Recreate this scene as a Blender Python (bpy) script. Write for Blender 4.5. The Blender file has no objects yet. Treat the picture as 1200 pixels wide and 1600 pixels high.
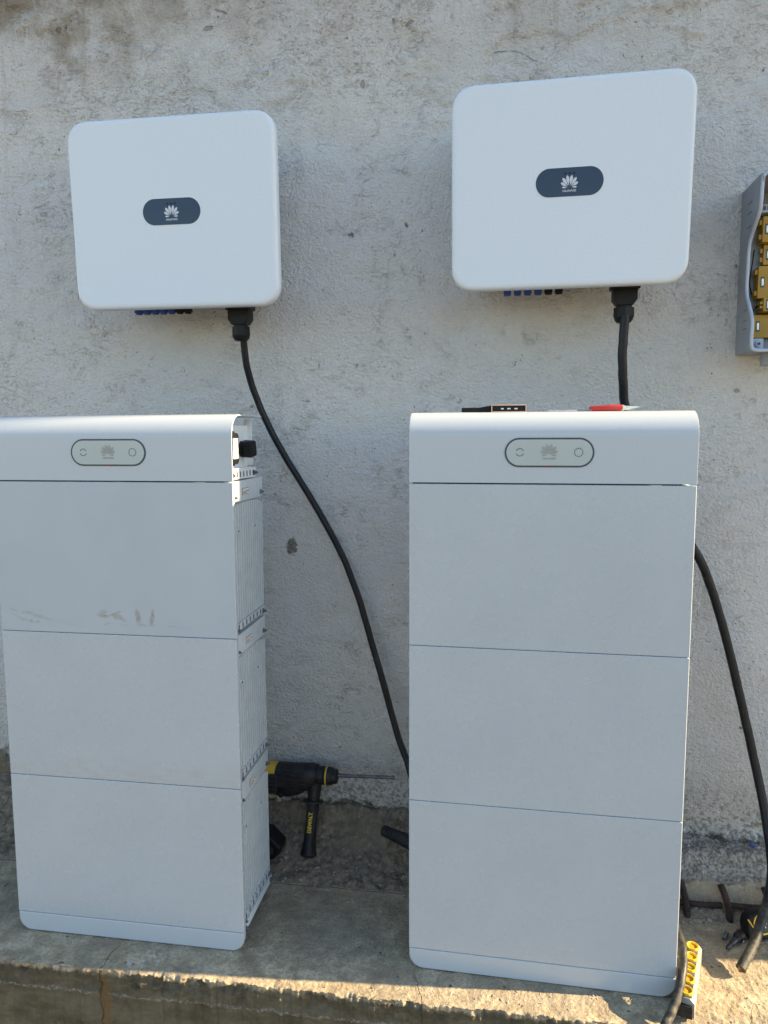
import bpy, bmesh, math, random
import numpy as np
from mathutils import Vector, Matrix
PI = math.pi
R = math.radians
rnd = random.Random(7)
scene = bpy.context.scene
C = scene.collection

# ------------------------------------------------------------------ camera, sky, sun, exposure
def setup_camera():
    pitch, yaw, roll = 0.1062, 0.1703, -0.0035
    loc = Vector((0.2113, -1.5494, 1.2351))
    fw = Vector((-math.sin(yaw)*math.cos(pitch), math.cos(yaw)*math.cos(pitch), -math.sin(pitch)))
    r = fw.cross(Vector((0, 0, 1))).normalized(); u = r.cross(fw)
    r2 = r*math.cos(roll) + u*math.sin(roll); u2 = -r*math.sin(roll) + u*math.cos(roll)
    cd = bpy.data.cameras.new('camera'); co = bpy.data.objects.new('camera', cd); C.objects.link(co)
    m = Matrix((r2, u2, -fw)).transposed().to_4x4(); m.translation = loc
    co.matrix_world = m
    cd.sensor_fit = 'VERTICAL'; cd.sensor_height = 24.0; cd.lens = 24*1128.57/1600
    cd.clip_start = 0.02; cd.clip_end = 500
    scene.camera = co
setup_camera()
SUN_EL = R(26.0); SUN_AZ = R(5.4)        # azimuth from +x towards +y (just behind the wall plane)
w = bpy.data.worlds.new('World'); scene.world = w; w.use_nodes = True
nt = w.node_tree; nt.nodes.clear()
sky = nt.nodes.new('ShaderNodeTexSky'); sky.sky_type = 'NISHITA'; sky.sun_disc = False
sky.sun_elevation = SUN_EL; sky.sun_rotation = PI/2 - SUN_AZ
sky.air_density = 1.2; sky.dust_density = 0.5; sky.ozone_density = 2.0
bg = nt.nodes.new('ShaderNodeBackground'); bg.inputs[1].default_value = 0.09
wo = nt.nodes.new('ShaderNodeOutputWorld')
nt.links.new(sky.outputs[0], bg.inputs[0]); nt.links.new(bg.outputs[0], wo.inputs[0])
sl = bpy.data.lights.new('sun', 'SUN'); sl.energy = 5.0; sl.angle = R(0.55); sl.color = (1.0, 0.79, 0.50)
so = bpy.data.objects.new('sun', sl); C.objects.link(so)
d = Vector((-math.cos(SUN_EL)*math.cos(SUN_AZ), -math.cos(SUN_EL)*math.sin(SUN_AZ), -math.sin(SUN_EL)))
so.rotation_euler = d.to_track_quat('-Z', 'Y').to_euler(); so.location = (3, 1, 3)
vs = scene.view_settings
vs.view_transform = 'Standard'; vs.look = 'None'; vs.gamma = 1.0; vs.use_curve_mapping = False
vs.exposure = 1.9

# ------------------------------------------------------------------ node helper
class N:
    def __init__(s, name):
        s.m = bpy.data.materials.new(name); s.m.use_nodes = True
        s.t = s.m.node_tree; s.b = s.t.nodes['Principled BSDF']
        s.tc = None
    def node(s, typ, **kw):
        n = s.t.nodes.new(typ)
        for k, v in kw.items(): setattr(n, k, v)
        return n
    def put(s, sock, v):
        if isinstance(v, bpy.types.NodeSocket): s.t.links.new(v, sock)
        elif v is not None:
            if hasattr(sock, 'default_value'):
                try: sock.default_value = v
                except Exception: sock.default_value = (v[0], v[1], v[2], 1.0)
    def co(s, out='Object'):
        if not s.tc: s.tc = s.node('ShaderNodeTexCoord')
        return s.tc.outputs[out]
    def map(s, vec, scale=(1, 1, 1), loc=(0, 0, 0), rot=(0, 0, 0)):
        n = s.node('ShaderNodeMapping'); s.put(n.inputs['Vector'], vec)
        n.inputs['Scale'].default_value = scale; n.inputs['Location'].default_value = loc; n.inputs['Rotation'].default_value = rot
        return n.outputs[0]
    def noise(s, vec, scale, detail=4, rough=0.55, dist=0.0):
        n = s.node('ShaderNodeTexNoise'); s.put(n.inputs['Vector'], vec)
        n.inputs['Scale'].default_value = scale; n.inputs['Detail'].default_value = detail
        n.inputs['Roughness'].default_value = rough; n.inputs['Distortion'].default_value = dist
        return n.outputs['Fac']
    def noisec(s, vec, scale, detail=3):
        n = s.node('ShaderNodeTexNoise'); s.put(n.inputs['Vector'], vec)
        n.inputs['Scale'].default_value = scale; n.inputs['Detail'].default_value = detail
        return n.outputs['Color']
    def vor(s, vec, scale, feature='F1', rand=1.0):
        n = s.node('ShaderNodeTexVoronoi', feature=feature); s.put(n.inputs['Vector'], vec)
        n.inputs['Scale'].default_value = scale; n.inputs['Randomness'].default_value = rand
        return n.outputs['Distance']
    def ma(s, op, a, b=None, c=None, clamp=False):
        n = s.node('ShaderNodeMath', operation=op); n.use_clamp = clamp
        s.put(n.inputs[0], a)
        if b is not None: s.put(n.inputs[1], b)
        if c is not None: s.put(n.inputs[2], c)
        return n.outputs[0]
    def ss(s, v, lo, hi, a=0.0, b=1.0):
        n = s.node('ShaderNodeMapRange', interpolation_type='SMOOTHSTEP')
        s.put(n.inputs[0], v); n.inputs[1].default_value = lo; n.inputs[2].default_value = hi
        n.inputs[3].default_value = a; n.inputs[4].default_value = b
        return n.outputs[0]
    def mix(s, f, a, b, blend='MIX'):
        n = s.node('ShaderNodeMix', data_type='RGBA', blend_type=blend)
        s.put(n.inputs[0], f)
        for sock, v in ((n.inputs[6], a), (n.inputs[7], b)):
            if isinstance(v, (tuple, list)): v = (v[0], v[1], v[2], 1.0)
            s.put(sock, v)
        return n.outputs[2]
    def xyz(s, vec):
        n = s.node('ShaderNodeSeparateXYZ'); s.put(n.inputs[0], vec); return n.outputs
    def vadd(s, a, b, scale=1.0):
        n = s.node('ShaderNodeVectorMath', operation='MULTIPLY_ADD')
        s.put(n.inputs[0], b); n.inputs[1].default_value = (scale,)*3; s.put(n.inputs[2], a)
        return n.outputs[0]
    def bump(s, h, strength=0.5, dist=0.005, prev=None):
        n = s.node('ShaderNodeBump'); s.put(n.inputs['Height'], h)
        n.inputs['Strength'].default_value = strength; n.inputs['Distance'].default_value = dist
        if prev is not None: s.put(n.inputs['Normal'], prev)
        return n.outputs[0]
    def out(s, col=None, rough=None, nor=None, metal=None, spec=None, coat=None):
        b = s.b
        if col is not None:
            if isinstance(col, (tuple, list)): b.inputs['Base Color'].default_value = (col[0], col[1], col[2], 1)
            else: s.put(b.inputs['Base Color'], col)
        if rough is not None: s.put(b.inputs['Roughness'], rough)
        if nor is not None: s.put(b.inputs['Normal'], nor)
        if metal is not None: b.inputs['Metallic'].default_value = metal
        if spec is not None: b.inputs['Specular IOR Level'].default_value = spec
        if coat is not None: b.inputs['Coat Weight'].default_value = coat; b.inputs['Coat Roughness'].default_value = 0.05
        return s.m

def mat_wear(name, col, rough=0.5, metal=0.0, var=0.12, dust=0.0, dustcol=(0.33, 0.29, 0.23), bump=0.0, scale=60, spec=None):
    n = N(name); v = n.co()
    a = n.noise(v, scale, 5, 0.6); b = n.noise(v, scale*0.18, 3)
    lo = tuple(max(0, c*(1-var)) for c in col); hi = tuple(min(1, c*(1+var)) for c in col)
    c = n.mix(n.ss(b, 0.3, 0.7), lo, hi)
    if dust > 0:
        c = n.mix(n.ma('MULTIPLY', n.ss(n.ma('MULTIPLY', a, n.ma('ADD', b, 0.5)), 0.35, 0.7), dust), c, dustcol)
    nor = n.bump(a, bump, 0.001) if bump else None
    return n.out(c, n.ma('ADD', n.ma('MULTIPLY', a, 0.2), rough-0.1), nor, metal, spec)

M = {}
M['white'] = mat_wear('white_powder_coat', (0.43, 0.470, 0.505), 0.32, spec=0.7, var=0.015, bump=0.05, scale=900)
M['white_shell'] = mat_wear('white_shell_coat', (0.63, 0.68, 0.73), 0.42, var=0.015, bump=0.05, scale=900)
M['white_sheet'] = mat_wear('white_painted_sheet', (0.70, 0.72, 0.73), 0.5, var=0.04, dust=0.08, scale=200)
M['alu'] = mat_wear('pale_cast_aluminium', (0.60, 0.64, 0.66), 0.5, 0.1, var=0.08, dust=0.15, bump=0.1, scale=150)
M['steel'] = mat_wear('zinc_bolt_steel', (0.22, 0.24, 0.26), 0.4, 0.8, var=0.25, scale=300)
M['steel_bright'] = mat_wear('bright_steel', (0.6, 0.6, 0.58), 0.3, 0.9, var=0.15, scale=300)
M['black'] = mat_wear('black_plastic', (0.006, 0.0065, 0.008), 0.5, spec=0.25, var=0.2, dust=0.01, bump=0.15, scale=300)
M['black_tool'] = mat_wear('dusty_black_plastic', (0.009, 0.009, 0.011), 0.5, spec=0.3, var=0.25, dust=0.06, bump=0.2, scale=160)
M['dark_grey'] = mat_wear('dark_grey_plastic', (0.028, 0.030, 0.036), 0.4, var=0.12, scale=200)
M['cable'] = mat_wear('black_rubber_cable', (0.008, 0.009, 0.011), 0.45, var=0.25, dust=0.025, bump=0.1, scale=90)
def cable_material():
    n = N('black_rubber_cable_dusty_below'); v = n.co(); X = n.xyz(v)
    a = n.noise(v, 90, 5, .65); b = n.noise(v, 24, 4, .6)
    base = n.mix(n.ss(a, .35, .7), (.006, .007, .009), (.013, .014, .017))
    f = n.ma('MULTIPLY', n.ss(n.ma('ADD', X[2], n.ma('MULTIPLY', n.ma('SUBTRACT', b, .5), .12)), .14, .03), n.ss(a, .34, .70, .15, .80))
    base = n.mix(f, base, (.125, .112, .080))
    base = n.mix(n.ma('MULTIPLY', n.ss(b, .60, .74), .25), base, (.08, .075, .065))
    return n.out(base, n.ma('ADD', .42, n.ma('MULTIPLY', f, .3)), n.bump(a, .12, .001), spec=.3)
M['cable'] = cable_material()
M['cable_dusty'] = mat_wear('dusty_rubber_cable', (0.035, 0.034, 0.031), 0.55, var=0.3, dust=0.75, dustcol=(0.22, 0.19, 0.14), bump=0.2, scale=120)
M['navy'] = mat_wear('navy_gloss_window', (0.010, 0.025, 0.060), 0.16, var=0.10, scale=20, spec=0.5)
M['print_white'] = mat_wear('white_print', (0.54, 0.57, 0.62), 0.5, var=0.02)
M['glass_grey'] = mat_wear('milky_display_glass', (0.40, 0.45, 0.45), 0.16, var=0.05, scale=12)
M['bezel'] = mat_wear('dark_display_bezel', (0.03, 0.045, 0.075), 0.3, var=0.1)
M['print_grey'] = mat_wear('grey_print', (0.29, 0.30, 0.285), 0.4, var=0.1)
M['print_dark'] = mat_wear('dark_print', (0.05, 0.055, 0.05), 0.4, var=0.1)
M['red_lens'] = mat_wear('dull_red_lens', (0.14, 0.012, 0.03), 0.3, var=0.1)
M['yellow'] = mat_wear('yellow_tool_plastic', (0.62, 0.38, 0.02), 0.45, var=0.12, dust=0.2, scale=90)
M['yellow_socket'] = mat_wear('yellow_socket_plastic', (0.78, 0.50, 0.02), 0.4, var=0.08, dust=0.12, scale=150)
M['orange_hole'] = mat_wear('orange_socket_well', (0.55, 0.27, 0.015), 0.45, var=0.15, scale=150)
M['yellow_bracket'] = mat_wear('ochre_rail_bracket', (0.40, 0.225, 0.012), 0.5, var=0.15, dust=0.1, scale=90)
M['label_yellow'] = mat_wear('yellow_label_ink', (0.70, 0.42, 0.05), 0.5, var=0.05)
M['label_white'] = mat_wear('white_label_paper', (0.80, 0.80, 0.76), 0.6, var=0.03, scale=100)
M['box_grey'] = mat_wear('grey_box_plastic', (0.26, 0.285, 0.32), 0.5, var=0.07, dust=0.12, bump=0.1, scale=120)
M['box_rim'] = mat_wear('pale_grey_gasket_rim', (0.40, 0.45, 0.53), 0.45, var=0.06, scale=120)
M['box_dark'] = mat_wear('dark_grey_box_lining', (0.15, 0.165, 0.19), 0.6, var=0.1, dust=0.15, scale=80)  # darker grey than the enclosure, for the thin strips on its side
M['rust'] = mat_wear('rusty_rebar', (0.026, 0.016, 0.012), 0.85, var=0.4, dust=0.3, dustcol=(0.10, 0.055, 0.03), bump=0.8, scale=220)
M['red'] = mat_wear('red_handle_plastic', (0.42, 0.025, 0.02), 0.4, var=0.1, scale=100)
M['gold'] = mat_wear('copper_toned_edge', (0.75, 0.48, 0.34), 0.35, 0.6, var=0.05)
M['strip_grey'] = mat_wear('grubby_grey_plastic', (0.20, 0.20, 0.18), 0.5, var=0.25, dust=0.35, scale=130, bump=0.2)
M['strip_face'] = mat_wear('mottled_dark_face', (0.06, 0.062, 0.065), 0.4, var=0.4, dust=0.45, dustcol=(0.26, 0.25, 0.22), scale=160, bump=0.3)
M['copper'] = mat_wear('copper_strands', (0.42, 0.20, 0.12), 0.45, 0.6, var=0.3, scale=500)
M['green'] = mat_wear('green_plastic', (0.12, 0.28, 0.05), 0.5, var=0.1)
M['blue'] = mat_wear('blue_connector_plastic', (0.018, 0.06, 0.26), 0.45, var=0.12, scale=150)
M['stone'] = mat_wear('grey_stone', (0.26, 0.245, 0.22), 0.85, var=0.4, dust=0.3, bump=0.6, scale=70)

def smudged_panel():
    n = N('white_coat_with_dusty_smudges'); v = n.co(); X = n.xyz(n.vadd(n.vadd(v, n.noisec(v, 45, 3), 0.016), n.noisec(v, 0.01, 0), -0.016))
    col = n.mix(n.ss(n.noise(v, 6, 3), 0.3, 0.7), (0.395, 0.435, 0.470), (0.415, 0.455, 0.490))
    det = n.noise(n.map(v, (90, 90, 130)), 1, 5, 0.65)
    tot = None
    # x, z centre, half sizes and slant of the dry mud smears
    for cx, cz, ax, az, sl_, k in ((-0.034, .829, .010, .0028, .35, .55), (-0.032, .822, .013, .0035, .30, .75), (-0.026, .814, .014, .0045, -.15, .8), (0.000, .822, .018, .0035, .38, .7), (0.010, .813, .016, .0060, -.30, .7), (0.055, .817, .006, .017, -.25, .9), (0.092, .817, .006, .018, .22, .95),
                                   (0.065, .798, .013, .002, 0, .6), (0.09, .799, .009, .002, 0, .6), (0.14, .797, .011, .0015, 0, .6), (-0.022, .797, .010, .002, 0, .5), (0.02, .798, .010, .002, 0, .4),
                                   (-0.225, .818, .014, .005, 0, .5), (-0.19, .808, .032, .005, -.2, .45), (-0.235, .802, .030, .003, -.35, .4), (-0.215, .797, .003, .006, 0, .7), (-.26, .825, .012, .003, -.3, .4), (-0.20, .797, .007, .002, 0, .5)):
        dx = n.ma('SUBTRACT', X[0], cx); dz = n.ma('SUBTRACT', X[2], cz)
        if az > ax: dx = n.ma('SUBTRACT', dx, n.ma('MULTIPLY', dz, sl_))
        else: dz = n.ma('SUBTRACT', dz, n.ma('MULTIPLY', dx, sl_))
        e = n.ma('ADD', n.ma('POWER', n.ma('ABSOLUTE', n.ma('DIVIDE', dx, ax)), 2.0), n.ma('POWER', n.ma('ABSOLUTE', n.ma('DIVIDE', dz, az)), 2.0))
        e = n.ma('ADD', e, n.ma('MULTIPLY', n.ma('SUBTRACT', det, 0.5), 1.6))
        g = n.ss(e, 1.7, 0.1, 0, k)
        tot = g if tot is None else n.ma('MAXIMUM', tot, g)
    tot = n.ma('MULTIPLY', tot, n.ss(det, 0.30, 0.62, 0.35, 1.0))
    faint = n.ma('MULTIPLY', n.ss(X[2], 0.86, 0.78), n.ss(n.noise(n.map(v, (1, 1, 3)), 14, 4), 0.5, 0.75, 0, 0.12))
    col = n.mix(n.ma('MAXIMUM', tot, faint), col, (0.275, 0.235, 0.18))
    return n.out(col, n.ma('ADD', 0.30, n.ma('MULTIPLY', tot, 0.3)), n.bump(n.noise(v, 900, 2), 0.06, 0.001))
M['smudged'] = smudged_panel()
def dusty_panel(name='white_coat_faint_dust', foot=None):
    n = N(name); v = n.co(); X = n.xyz(v)
    col = n.mix(n.ss(n.noise(v, 5, 3), 0.3, 0.7), (0.395, 0.435, 0.470), (0.415, 0.455, 0.490))
    d1 = n.ma('MULTIPLY', n.ss(n.noise(n.map(v, (1, 1, 2.5)), 9, 5, 0.6), 0.52, 0.82), 0.13)
    sp = n.ma('MULTIPLY', n.ss(n.noise(v, 160, 2), 0.70, 0.78), 0.25)
    sc = n.ma('MULTIPLY', n.ss(n.ma('ABSOLUTE', n.ma('SUBTRACT', n.noise(n.map(v, (1.2, 1, 9)), 5, 2, 0.4, 1.2), 0.5)), 0.0016, 0.0), n.ss(n.noise(v, 11, 2), 0.58, 0.68, 0, 0.35))
    f = n.ma('MAXIMUM', n.ma('MAXIMUM', d1, sp), sc)
    if foot is not None:      # beige dust along the lower edge of one module
        lo = n.ma('ADD', X[2], n.ma('MULTIPLY', n.ma('SUBTRACT', n.noise(n.map(v, (1, 1, 2)), 12, 4), .5), .09))
        g = n.ma('MULTIPLY', n.ss(lo, foot+.075, foot), n.ss(n.noise(n.map(v, (1, 1, 2.4)), 24, 5, .65), .40, .68, .10, .55))
        f = n.ma('MAXIMUM', f, g)
    col = n.mix(f, col, (0.38, 0.37, 0.34))
    wav = n.bump(n.noise(v, 2.2, 2), 0.25, 0.004)
    return n.out(col, n.ma('ADD', 0.22, n.ma('MULTIPLY', n.noise(v, 14, 4), 0.1)), n.bump(n.noise(v, 900, 2), 0.08, 0.001, wav), spec=0.9)
M['panel'] = dusty_panel()
M['panel_dusty_foot'] = dusty_panel('white_coat_dusty_foot', 0.415)

# ------------------------------------------------------------------ mesh helpers
def setp(o, label=None, cat=None, group=None, kind=None):
    if label: o['label'] = label
    if cat: o['category'] = cat
    if group: o['group'] = group
    if kind: o['kind'] = kind
    return o
def empty(name, loc=(0, 0, 0), rot=(0, 0, 0), label=None, cat=None, group=None):
    o = bpy.data.objects.new(name, None); C.objects.link(o); o.location = loc; o.rotation_euler = rot
    o.empty_display_size = 0.05
    return setp(o, label, cat, group)
def finish(name, me, mats, parent=None, smooth=35, loc=None, rot=None):
    if not isinstance(mats, (list, tuple)): mats = [mats]
    for m in mats: me.materials.append(M[m] if isinstance(m, str) else m)
    if smooth:
        me.polygons.foreach_set('use_smooth', [True]*len(me.polygons))
        me.set_sharp_from_angle(angle=R(smooth))
    o = bpy.data.objects.new(name, me); C.objects.link(o)
    if parent is not None: o.parent = parent
    if loc: o.location = loc
    if rot: o.rotation_euler = rot
    if smooth and len(me.polygons) < 20000:
        wn = o.modifiers.new('even_shading', 'WEIGHTED_NORMAL'); wn.weight = 100; wn.keep_sharp = True
    return o
def obj(name, bm, mats, parent=None, smooth=35, loc=None, rot=None):
    bmesh.ops.recalc_face_normals(bm, faces=bm.faces[:])
    me = bpy.data.meshes.new(name); bm.to_mesh(me); bm.free()
    return finish(name, me, mats, parent, smooth, loc, rot)
def merge(dst, src, mi=0):
    for f in src.faces: f.material_index = mi
    me = bpy.data.meshes.new('tmp'); src.to_mesh(me); src.free(); dst.from_mesh(me); bpy.data.meshes.remove(me)
def box(bm, x0, x1, y0, y1, z0, z1, bev=0.0, seg=2, mi=0, mat=None):
    t = bmesh.new(); bmesh.ops.create_cube(t, size=1)
    for v in t.verts:
        v.co = Vector((x0+(v.co.x+.5)*(x1-x0), y0+(v.co.y+.5)*(y1-y0), z0+(v.co.z+.5)*(z1-z0)))
    if bev: bmesh.ops.bevel(t, geom=t.edges[:], offset=bev, segments=seg, affect='EDGES', profile=0.5, clamp_overlap=True)
    if mat is not None: bmesh.ops.transform(t, matrix=mat, verts=t.verts)
    merge(bm, t, mi)
def prism(bm, pts, a, b, axis='y', bev=0.0, seg=2, mi=0, mat=None, front_only=False):
    """2D outline extruded from a to b along axis. pts are (u,v): y-> (x,z); x-> (y,z); z-> (x,y)"""
    t = bmesh.new()
    def P(u, v, d):
        return {'y': (u, d, v), 'x': (d, u, v), 'z': (u, v, d)}[axis]
    va = [t.verts.new(P(u, v, a)) for u, v in pts]; vb = [t.verts.new(P(u, v, b)) for u, v in pts]
    fa = t.faces.new(va); fb = t.faces.new(vb[::-1]); n = len(pts)
    for i in range(n): t.faces.new((va[i], vb[i], vb[(i+1) % n], va[(i+1) % n]))
    bmesh.ops.recalc_face_normals(t, faces=t.faces[:])
    if bev:
        ed = list(fa.edges) + ([] if front_only else list(fb.edges))
        bmesh.ops.bevel(t, geom=ed, offset=bev, segments=seg, affect='EDGES', profile=0.5, clamp_overlap=True)
    if mat is not None: bmesh.ops.transform(t, matrix=mat, verts=t.verts)
    merge(bm, t, mi)
def rrect(x0, x1, z0, z1, r, n=8, corners=(1, 1, 1, 1), p=2.0):
    """rounded rectangle, counter-clockwise from bottom left; corners = BL, BR, TR, TL"""
    o = []
    for k, (cx, cz, a0) in enumerate(((x0, z0, PI), (x1, z0, 1.5*PI), (x1, z1, 0), (x0, z1, .5*PI))):
        if not corners[k]: o.append((cx, cz)); continue
        ox = cx + (r if k in (0, 3) else -r); oz = cz + (r if k in (0, 1) else -r)
        for i in range(n+1):
            a = a0 + .5*PI*i/n
            c, s = math.cos(a), math.sin(a)
            c = math.copysign(abs(c)**(2/p), c); s = math.copysign(abs(s)**(2/p), s)
            o.append((ox + r*c, oz + r*s))
    return o
def basis(p0, p1):
    z = (Vector(p1)-Vector(p0)).normalized()
    x = z.orthogonal().normalized(); y = z.cross(x)
    m = Matrix((x, y, z)).transposed().to_4x4(); m.translation = Vector(p0); return m
def lathe(bm, p0, p1, prof, seg=24, mi=0, phase=0.0):
    """profile [(t in metres along axis, radius)]"""
    m = basis(p0, p1); t = bmesh.new(); rings = []
    for (h, r) in prof:
        rings.append([t.verts.new(m @ Vector((max(r, 1e-5)*math.cos(2*PI*i/seg+phase), max(r, 1e-5)*math.sin(2*PI*i/seg+phase), h))) for i in range(seg)])
    for a, b in zip(rings[:-1], rings[1:]):
        for i in range(seg): t.faces.new((a[i], a[(i+1) % seg], b[(i+1) % seg], b[i]))
    t.faces.new(rings[0][::-1]); t.faces.new(rings[-1])
    merge(bm, t, mi)
def cyl(bm, p0, p1, r0, r1=None, seg=20, bev=0.0, mi=0, phase=0.0):
    r1 = r0 if r1 is None else r1; L = (Vector(p1)-Vector(p0)).length
    if bev: pr = [(0, r0-bev), (bev*.3, r0-bev*.3), (bev, r0), (L-bev, r1), (L-bev*.3, r1-bev*.3), (L, r1-bev)]
    else: pr = [(0, r0), (L, r1)]
    lathe(bm, p0, p1, pr, seg, mi, phase)
def catmull(pts, sub=8):
    P = [Vector(p) for p in pts]; P = [P[0]*2-P[1]] + P + [P[-1]*2-P[-2]]; o = []
    for i in range(1, len(P)-2):
        a, b, c, d_ = P[i-1], P[i], P[i+1], P[i+2]
        for k in range(sub):
            t = k/sub
            o.append(0.5*((2*b) + (c-a)*t + (2*a-5*b+4*c-d_)*t*t + (3*b-a-3*c+d_)*t**3))
    o.append(P[-2]); return o
def tube(bm, pts, r, seg=14, sub=8, mi=0, jit=0.0, cap=True):
    Q = catmull(pts, sub); t = bmesh.new(); rings = []
    T = (Q[1]-Q[0]).normalized(); X = T.orthogonal().normalized()
    for i, q in enumerate(Q):
        T2 = (Q[min(i+1, len(Q)-1)]-Q[max(i-1, 0)]).normalized()
        X = (X - T2*X.dot(T2)).normalized(); Y = T2.cross(X)
        rr = r*(1+jit*rnd.uniform(-1, 1))
        rings.append([t.verts.new(q + (X*math.cos(2*PI*k/seg)+Y*math.sin(2*PI*k/seg))*rr) for k in range(seg)])
    for a, b in zip(rings[:-1], rings[1:]):
        for i in range(seg): t.faces.new((a[i], a[(i+1) % seg], b[(i+1) % seg], b[i]))
    if cap: t.faces.new(rings[0][::-1]); t.faces.new(rings[-1])
    merge(bm, t, mi)
def text_mesh(s, size, mi=0, depth=0.0004, bold=0.0, spacing=1.0):
    cu = bpy.data.curves.new('lettering', 'FONT'); cu.body = s; cu.size = size; cu.extrude = depth; cu.offset = bold
    cu.align_x = 'CENTER'; cu.align_y = 'CENTER'; cu.space_character = spacing; cu.resolution_u = 3
    o = bpy.data.objects.new('lettering', cu); C.objects.link(o)
    dg = bpy.context.evaluated_depsgraph_get(); me = bpy.data.meshes.new_from_object(o.evaluated_get(dg))
    bpy.data.objects.remove(o); bpy.data.curves.remove(cu)
    bm = bmesh.new(); bm.from_mesh(me); bpy.data.meshes.remove(me); return bm
def fit_text(s, width, height, depth=0.0004, bold=0.0):
    bm = text_mesh(s, 0.1, depth=0.02, bold=bold)
    xs = [v.co.x for v in bm.verts]; ys = [v.co.y for v in bm.verts]
    sx = width/(max(xs)-min(xs)); sy = height/(max(ys)-min(ys)); cx = (max(xs)+min(xs))/2; cy = (max(ys)+min(ys))/2
    for v in bm.verts: v.co = Vector(((v.co.x-cx)*sx, (v.co.y-cy)*sy, v.co.z/0.02*depth))
    return bm
UP = Matrix.Rotation(PI/2, 4, 'X')      # xy plane drawing -> stands up facing -y

def petals(scale):
    """flower emblem of eight petals in the xy plane, about 1*scale wide"""
    bm = bmesh.new()
    spec = [(10, .74, .108, .10), (35, .70, .106, .11), (60, .56, .092, .12), (88, .38, .058, .12)]
    for side in (-1, 1):
        for ang, L, wd, off in spec:
            a = R(ang); dr = Vector((side*math.sin(a), math.cos(a))); nr = Vector((dr.y, -dr.x))
            root = Vector((side*.022, -.34)) + dr*off
            K = 10; prof = []
            for i in range(K+1):
                q = i/K; prof.append((q, wd*math.sin(PI*q**1.7)**.8 if 0 < i < K else 0.0))
            pts = [root + dr*(L*q) + nr*w_ for q, w_ in prof] + [root + dr*(L*q) - nr*w_ for q, w_ in prof[::-1][1:-1]]
            t = bmesh.new(); vf = [t.verts.new((p.x*scale, p.y*scale, 0.0004)) for p in pts]; t.faces.new(vf)
            vb = [t.verts.new((p.x*scale, p.y*scale, -0.0002)) for p in pts]; n_ = len(pts)
            for i in range(n_): t.faces.new((vf[i], vf[(i+1) % n_], vb[(i+1) % n_], vb[i]))
            merge(bm, t)
    return bm

# ------------------------------------------------------------------ numpy noise for terrain
_rs = np.random.RandomState(11); _perm = _rs.permutation(512); _perm = np.concatenate([_perm, _perm])
_g = _rs.uniform(0, 2*PI, 512)
def perlin(x, y):
    xi = np.floor(x).astype(int); yi = np.floor(y).astype(int); xf = x-xi; yf = y-yi
    u = xf**3*(xf*(xf*6-15)+10); v = yf**3*(yf*(yf*6-15)+10)
    def gr(ix, iy, fx, fy):
        h = _g[_perm[(_perm[ix % 512] + iy) % 512]]; return np.cos(h)*fx + np.sin(h)*fy
    a = gr(xi, yi, xf, yf); b = gr(xi+1, yi, xf-1, yf); c = gr(xi, yi+1, xf, yf-1); d_ = gr(xi+1, yi+1, xf-1, yf-1)
    return (a+(b-a)*u) + ((c+(d_-c)*u) - (a+(b-a)*u))*v
def fbm(x, y, oct=5, gain=0.5):
    s = 0; a = 1; f = 1
    for i in range(oct): s = s + a*perlin(x*f+i*17.3, y*f+i*9.1); a *= gain; f *= 2.03
    return s
def sst(x, lo, hi):
    t = np.clip((x-lo)/(hi-lo), 0, 1); return t*t*(3-2*t)
def grid_mesh(name, P):
    ny, nx = P.shape[:2]; me = bpy.data.meshes.new(name)
    idx = np.arange(nx*ny).reshape(ny, nx)
    q = np.stack([idx[:-1, :-1], idx[:-1, 1:], idx[1:, 1:], idx[1:, :-1]], -1).reshape(-1, 4)
    me.vertices.add(nx*ny); me.vertices.foreach_set('co', P.reshape(-1).astype(np.float32))
    me.loops.add(q.size); me.loops.foreach_set('vertex_index', q.reshape(-1).astype(np.int32))
    me.polygons.add(len(q)); me.polygons.foreach_set('loop_start', (np.arange(len(q))*4).astype(np.int32))
    me.polygons.foreach_set('loop_total', np.full(len(q), 4, np.int32))
    me.update(calc_edges=True); me.validate(); return me
def dens(segs):
    return np.concatenate([np.arange(a, b, s) for a, b, s in segs] + [[segs[-1][1]]])
def WY(x): return 0.478 + 0.025*x          # wall plane
def YC(x): return 0.268 + 0.030*x          # joint between ledge top and rubble foot
def YE(x): return -0.0985 + 0.032*x         # front edge of the ledge

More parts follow.
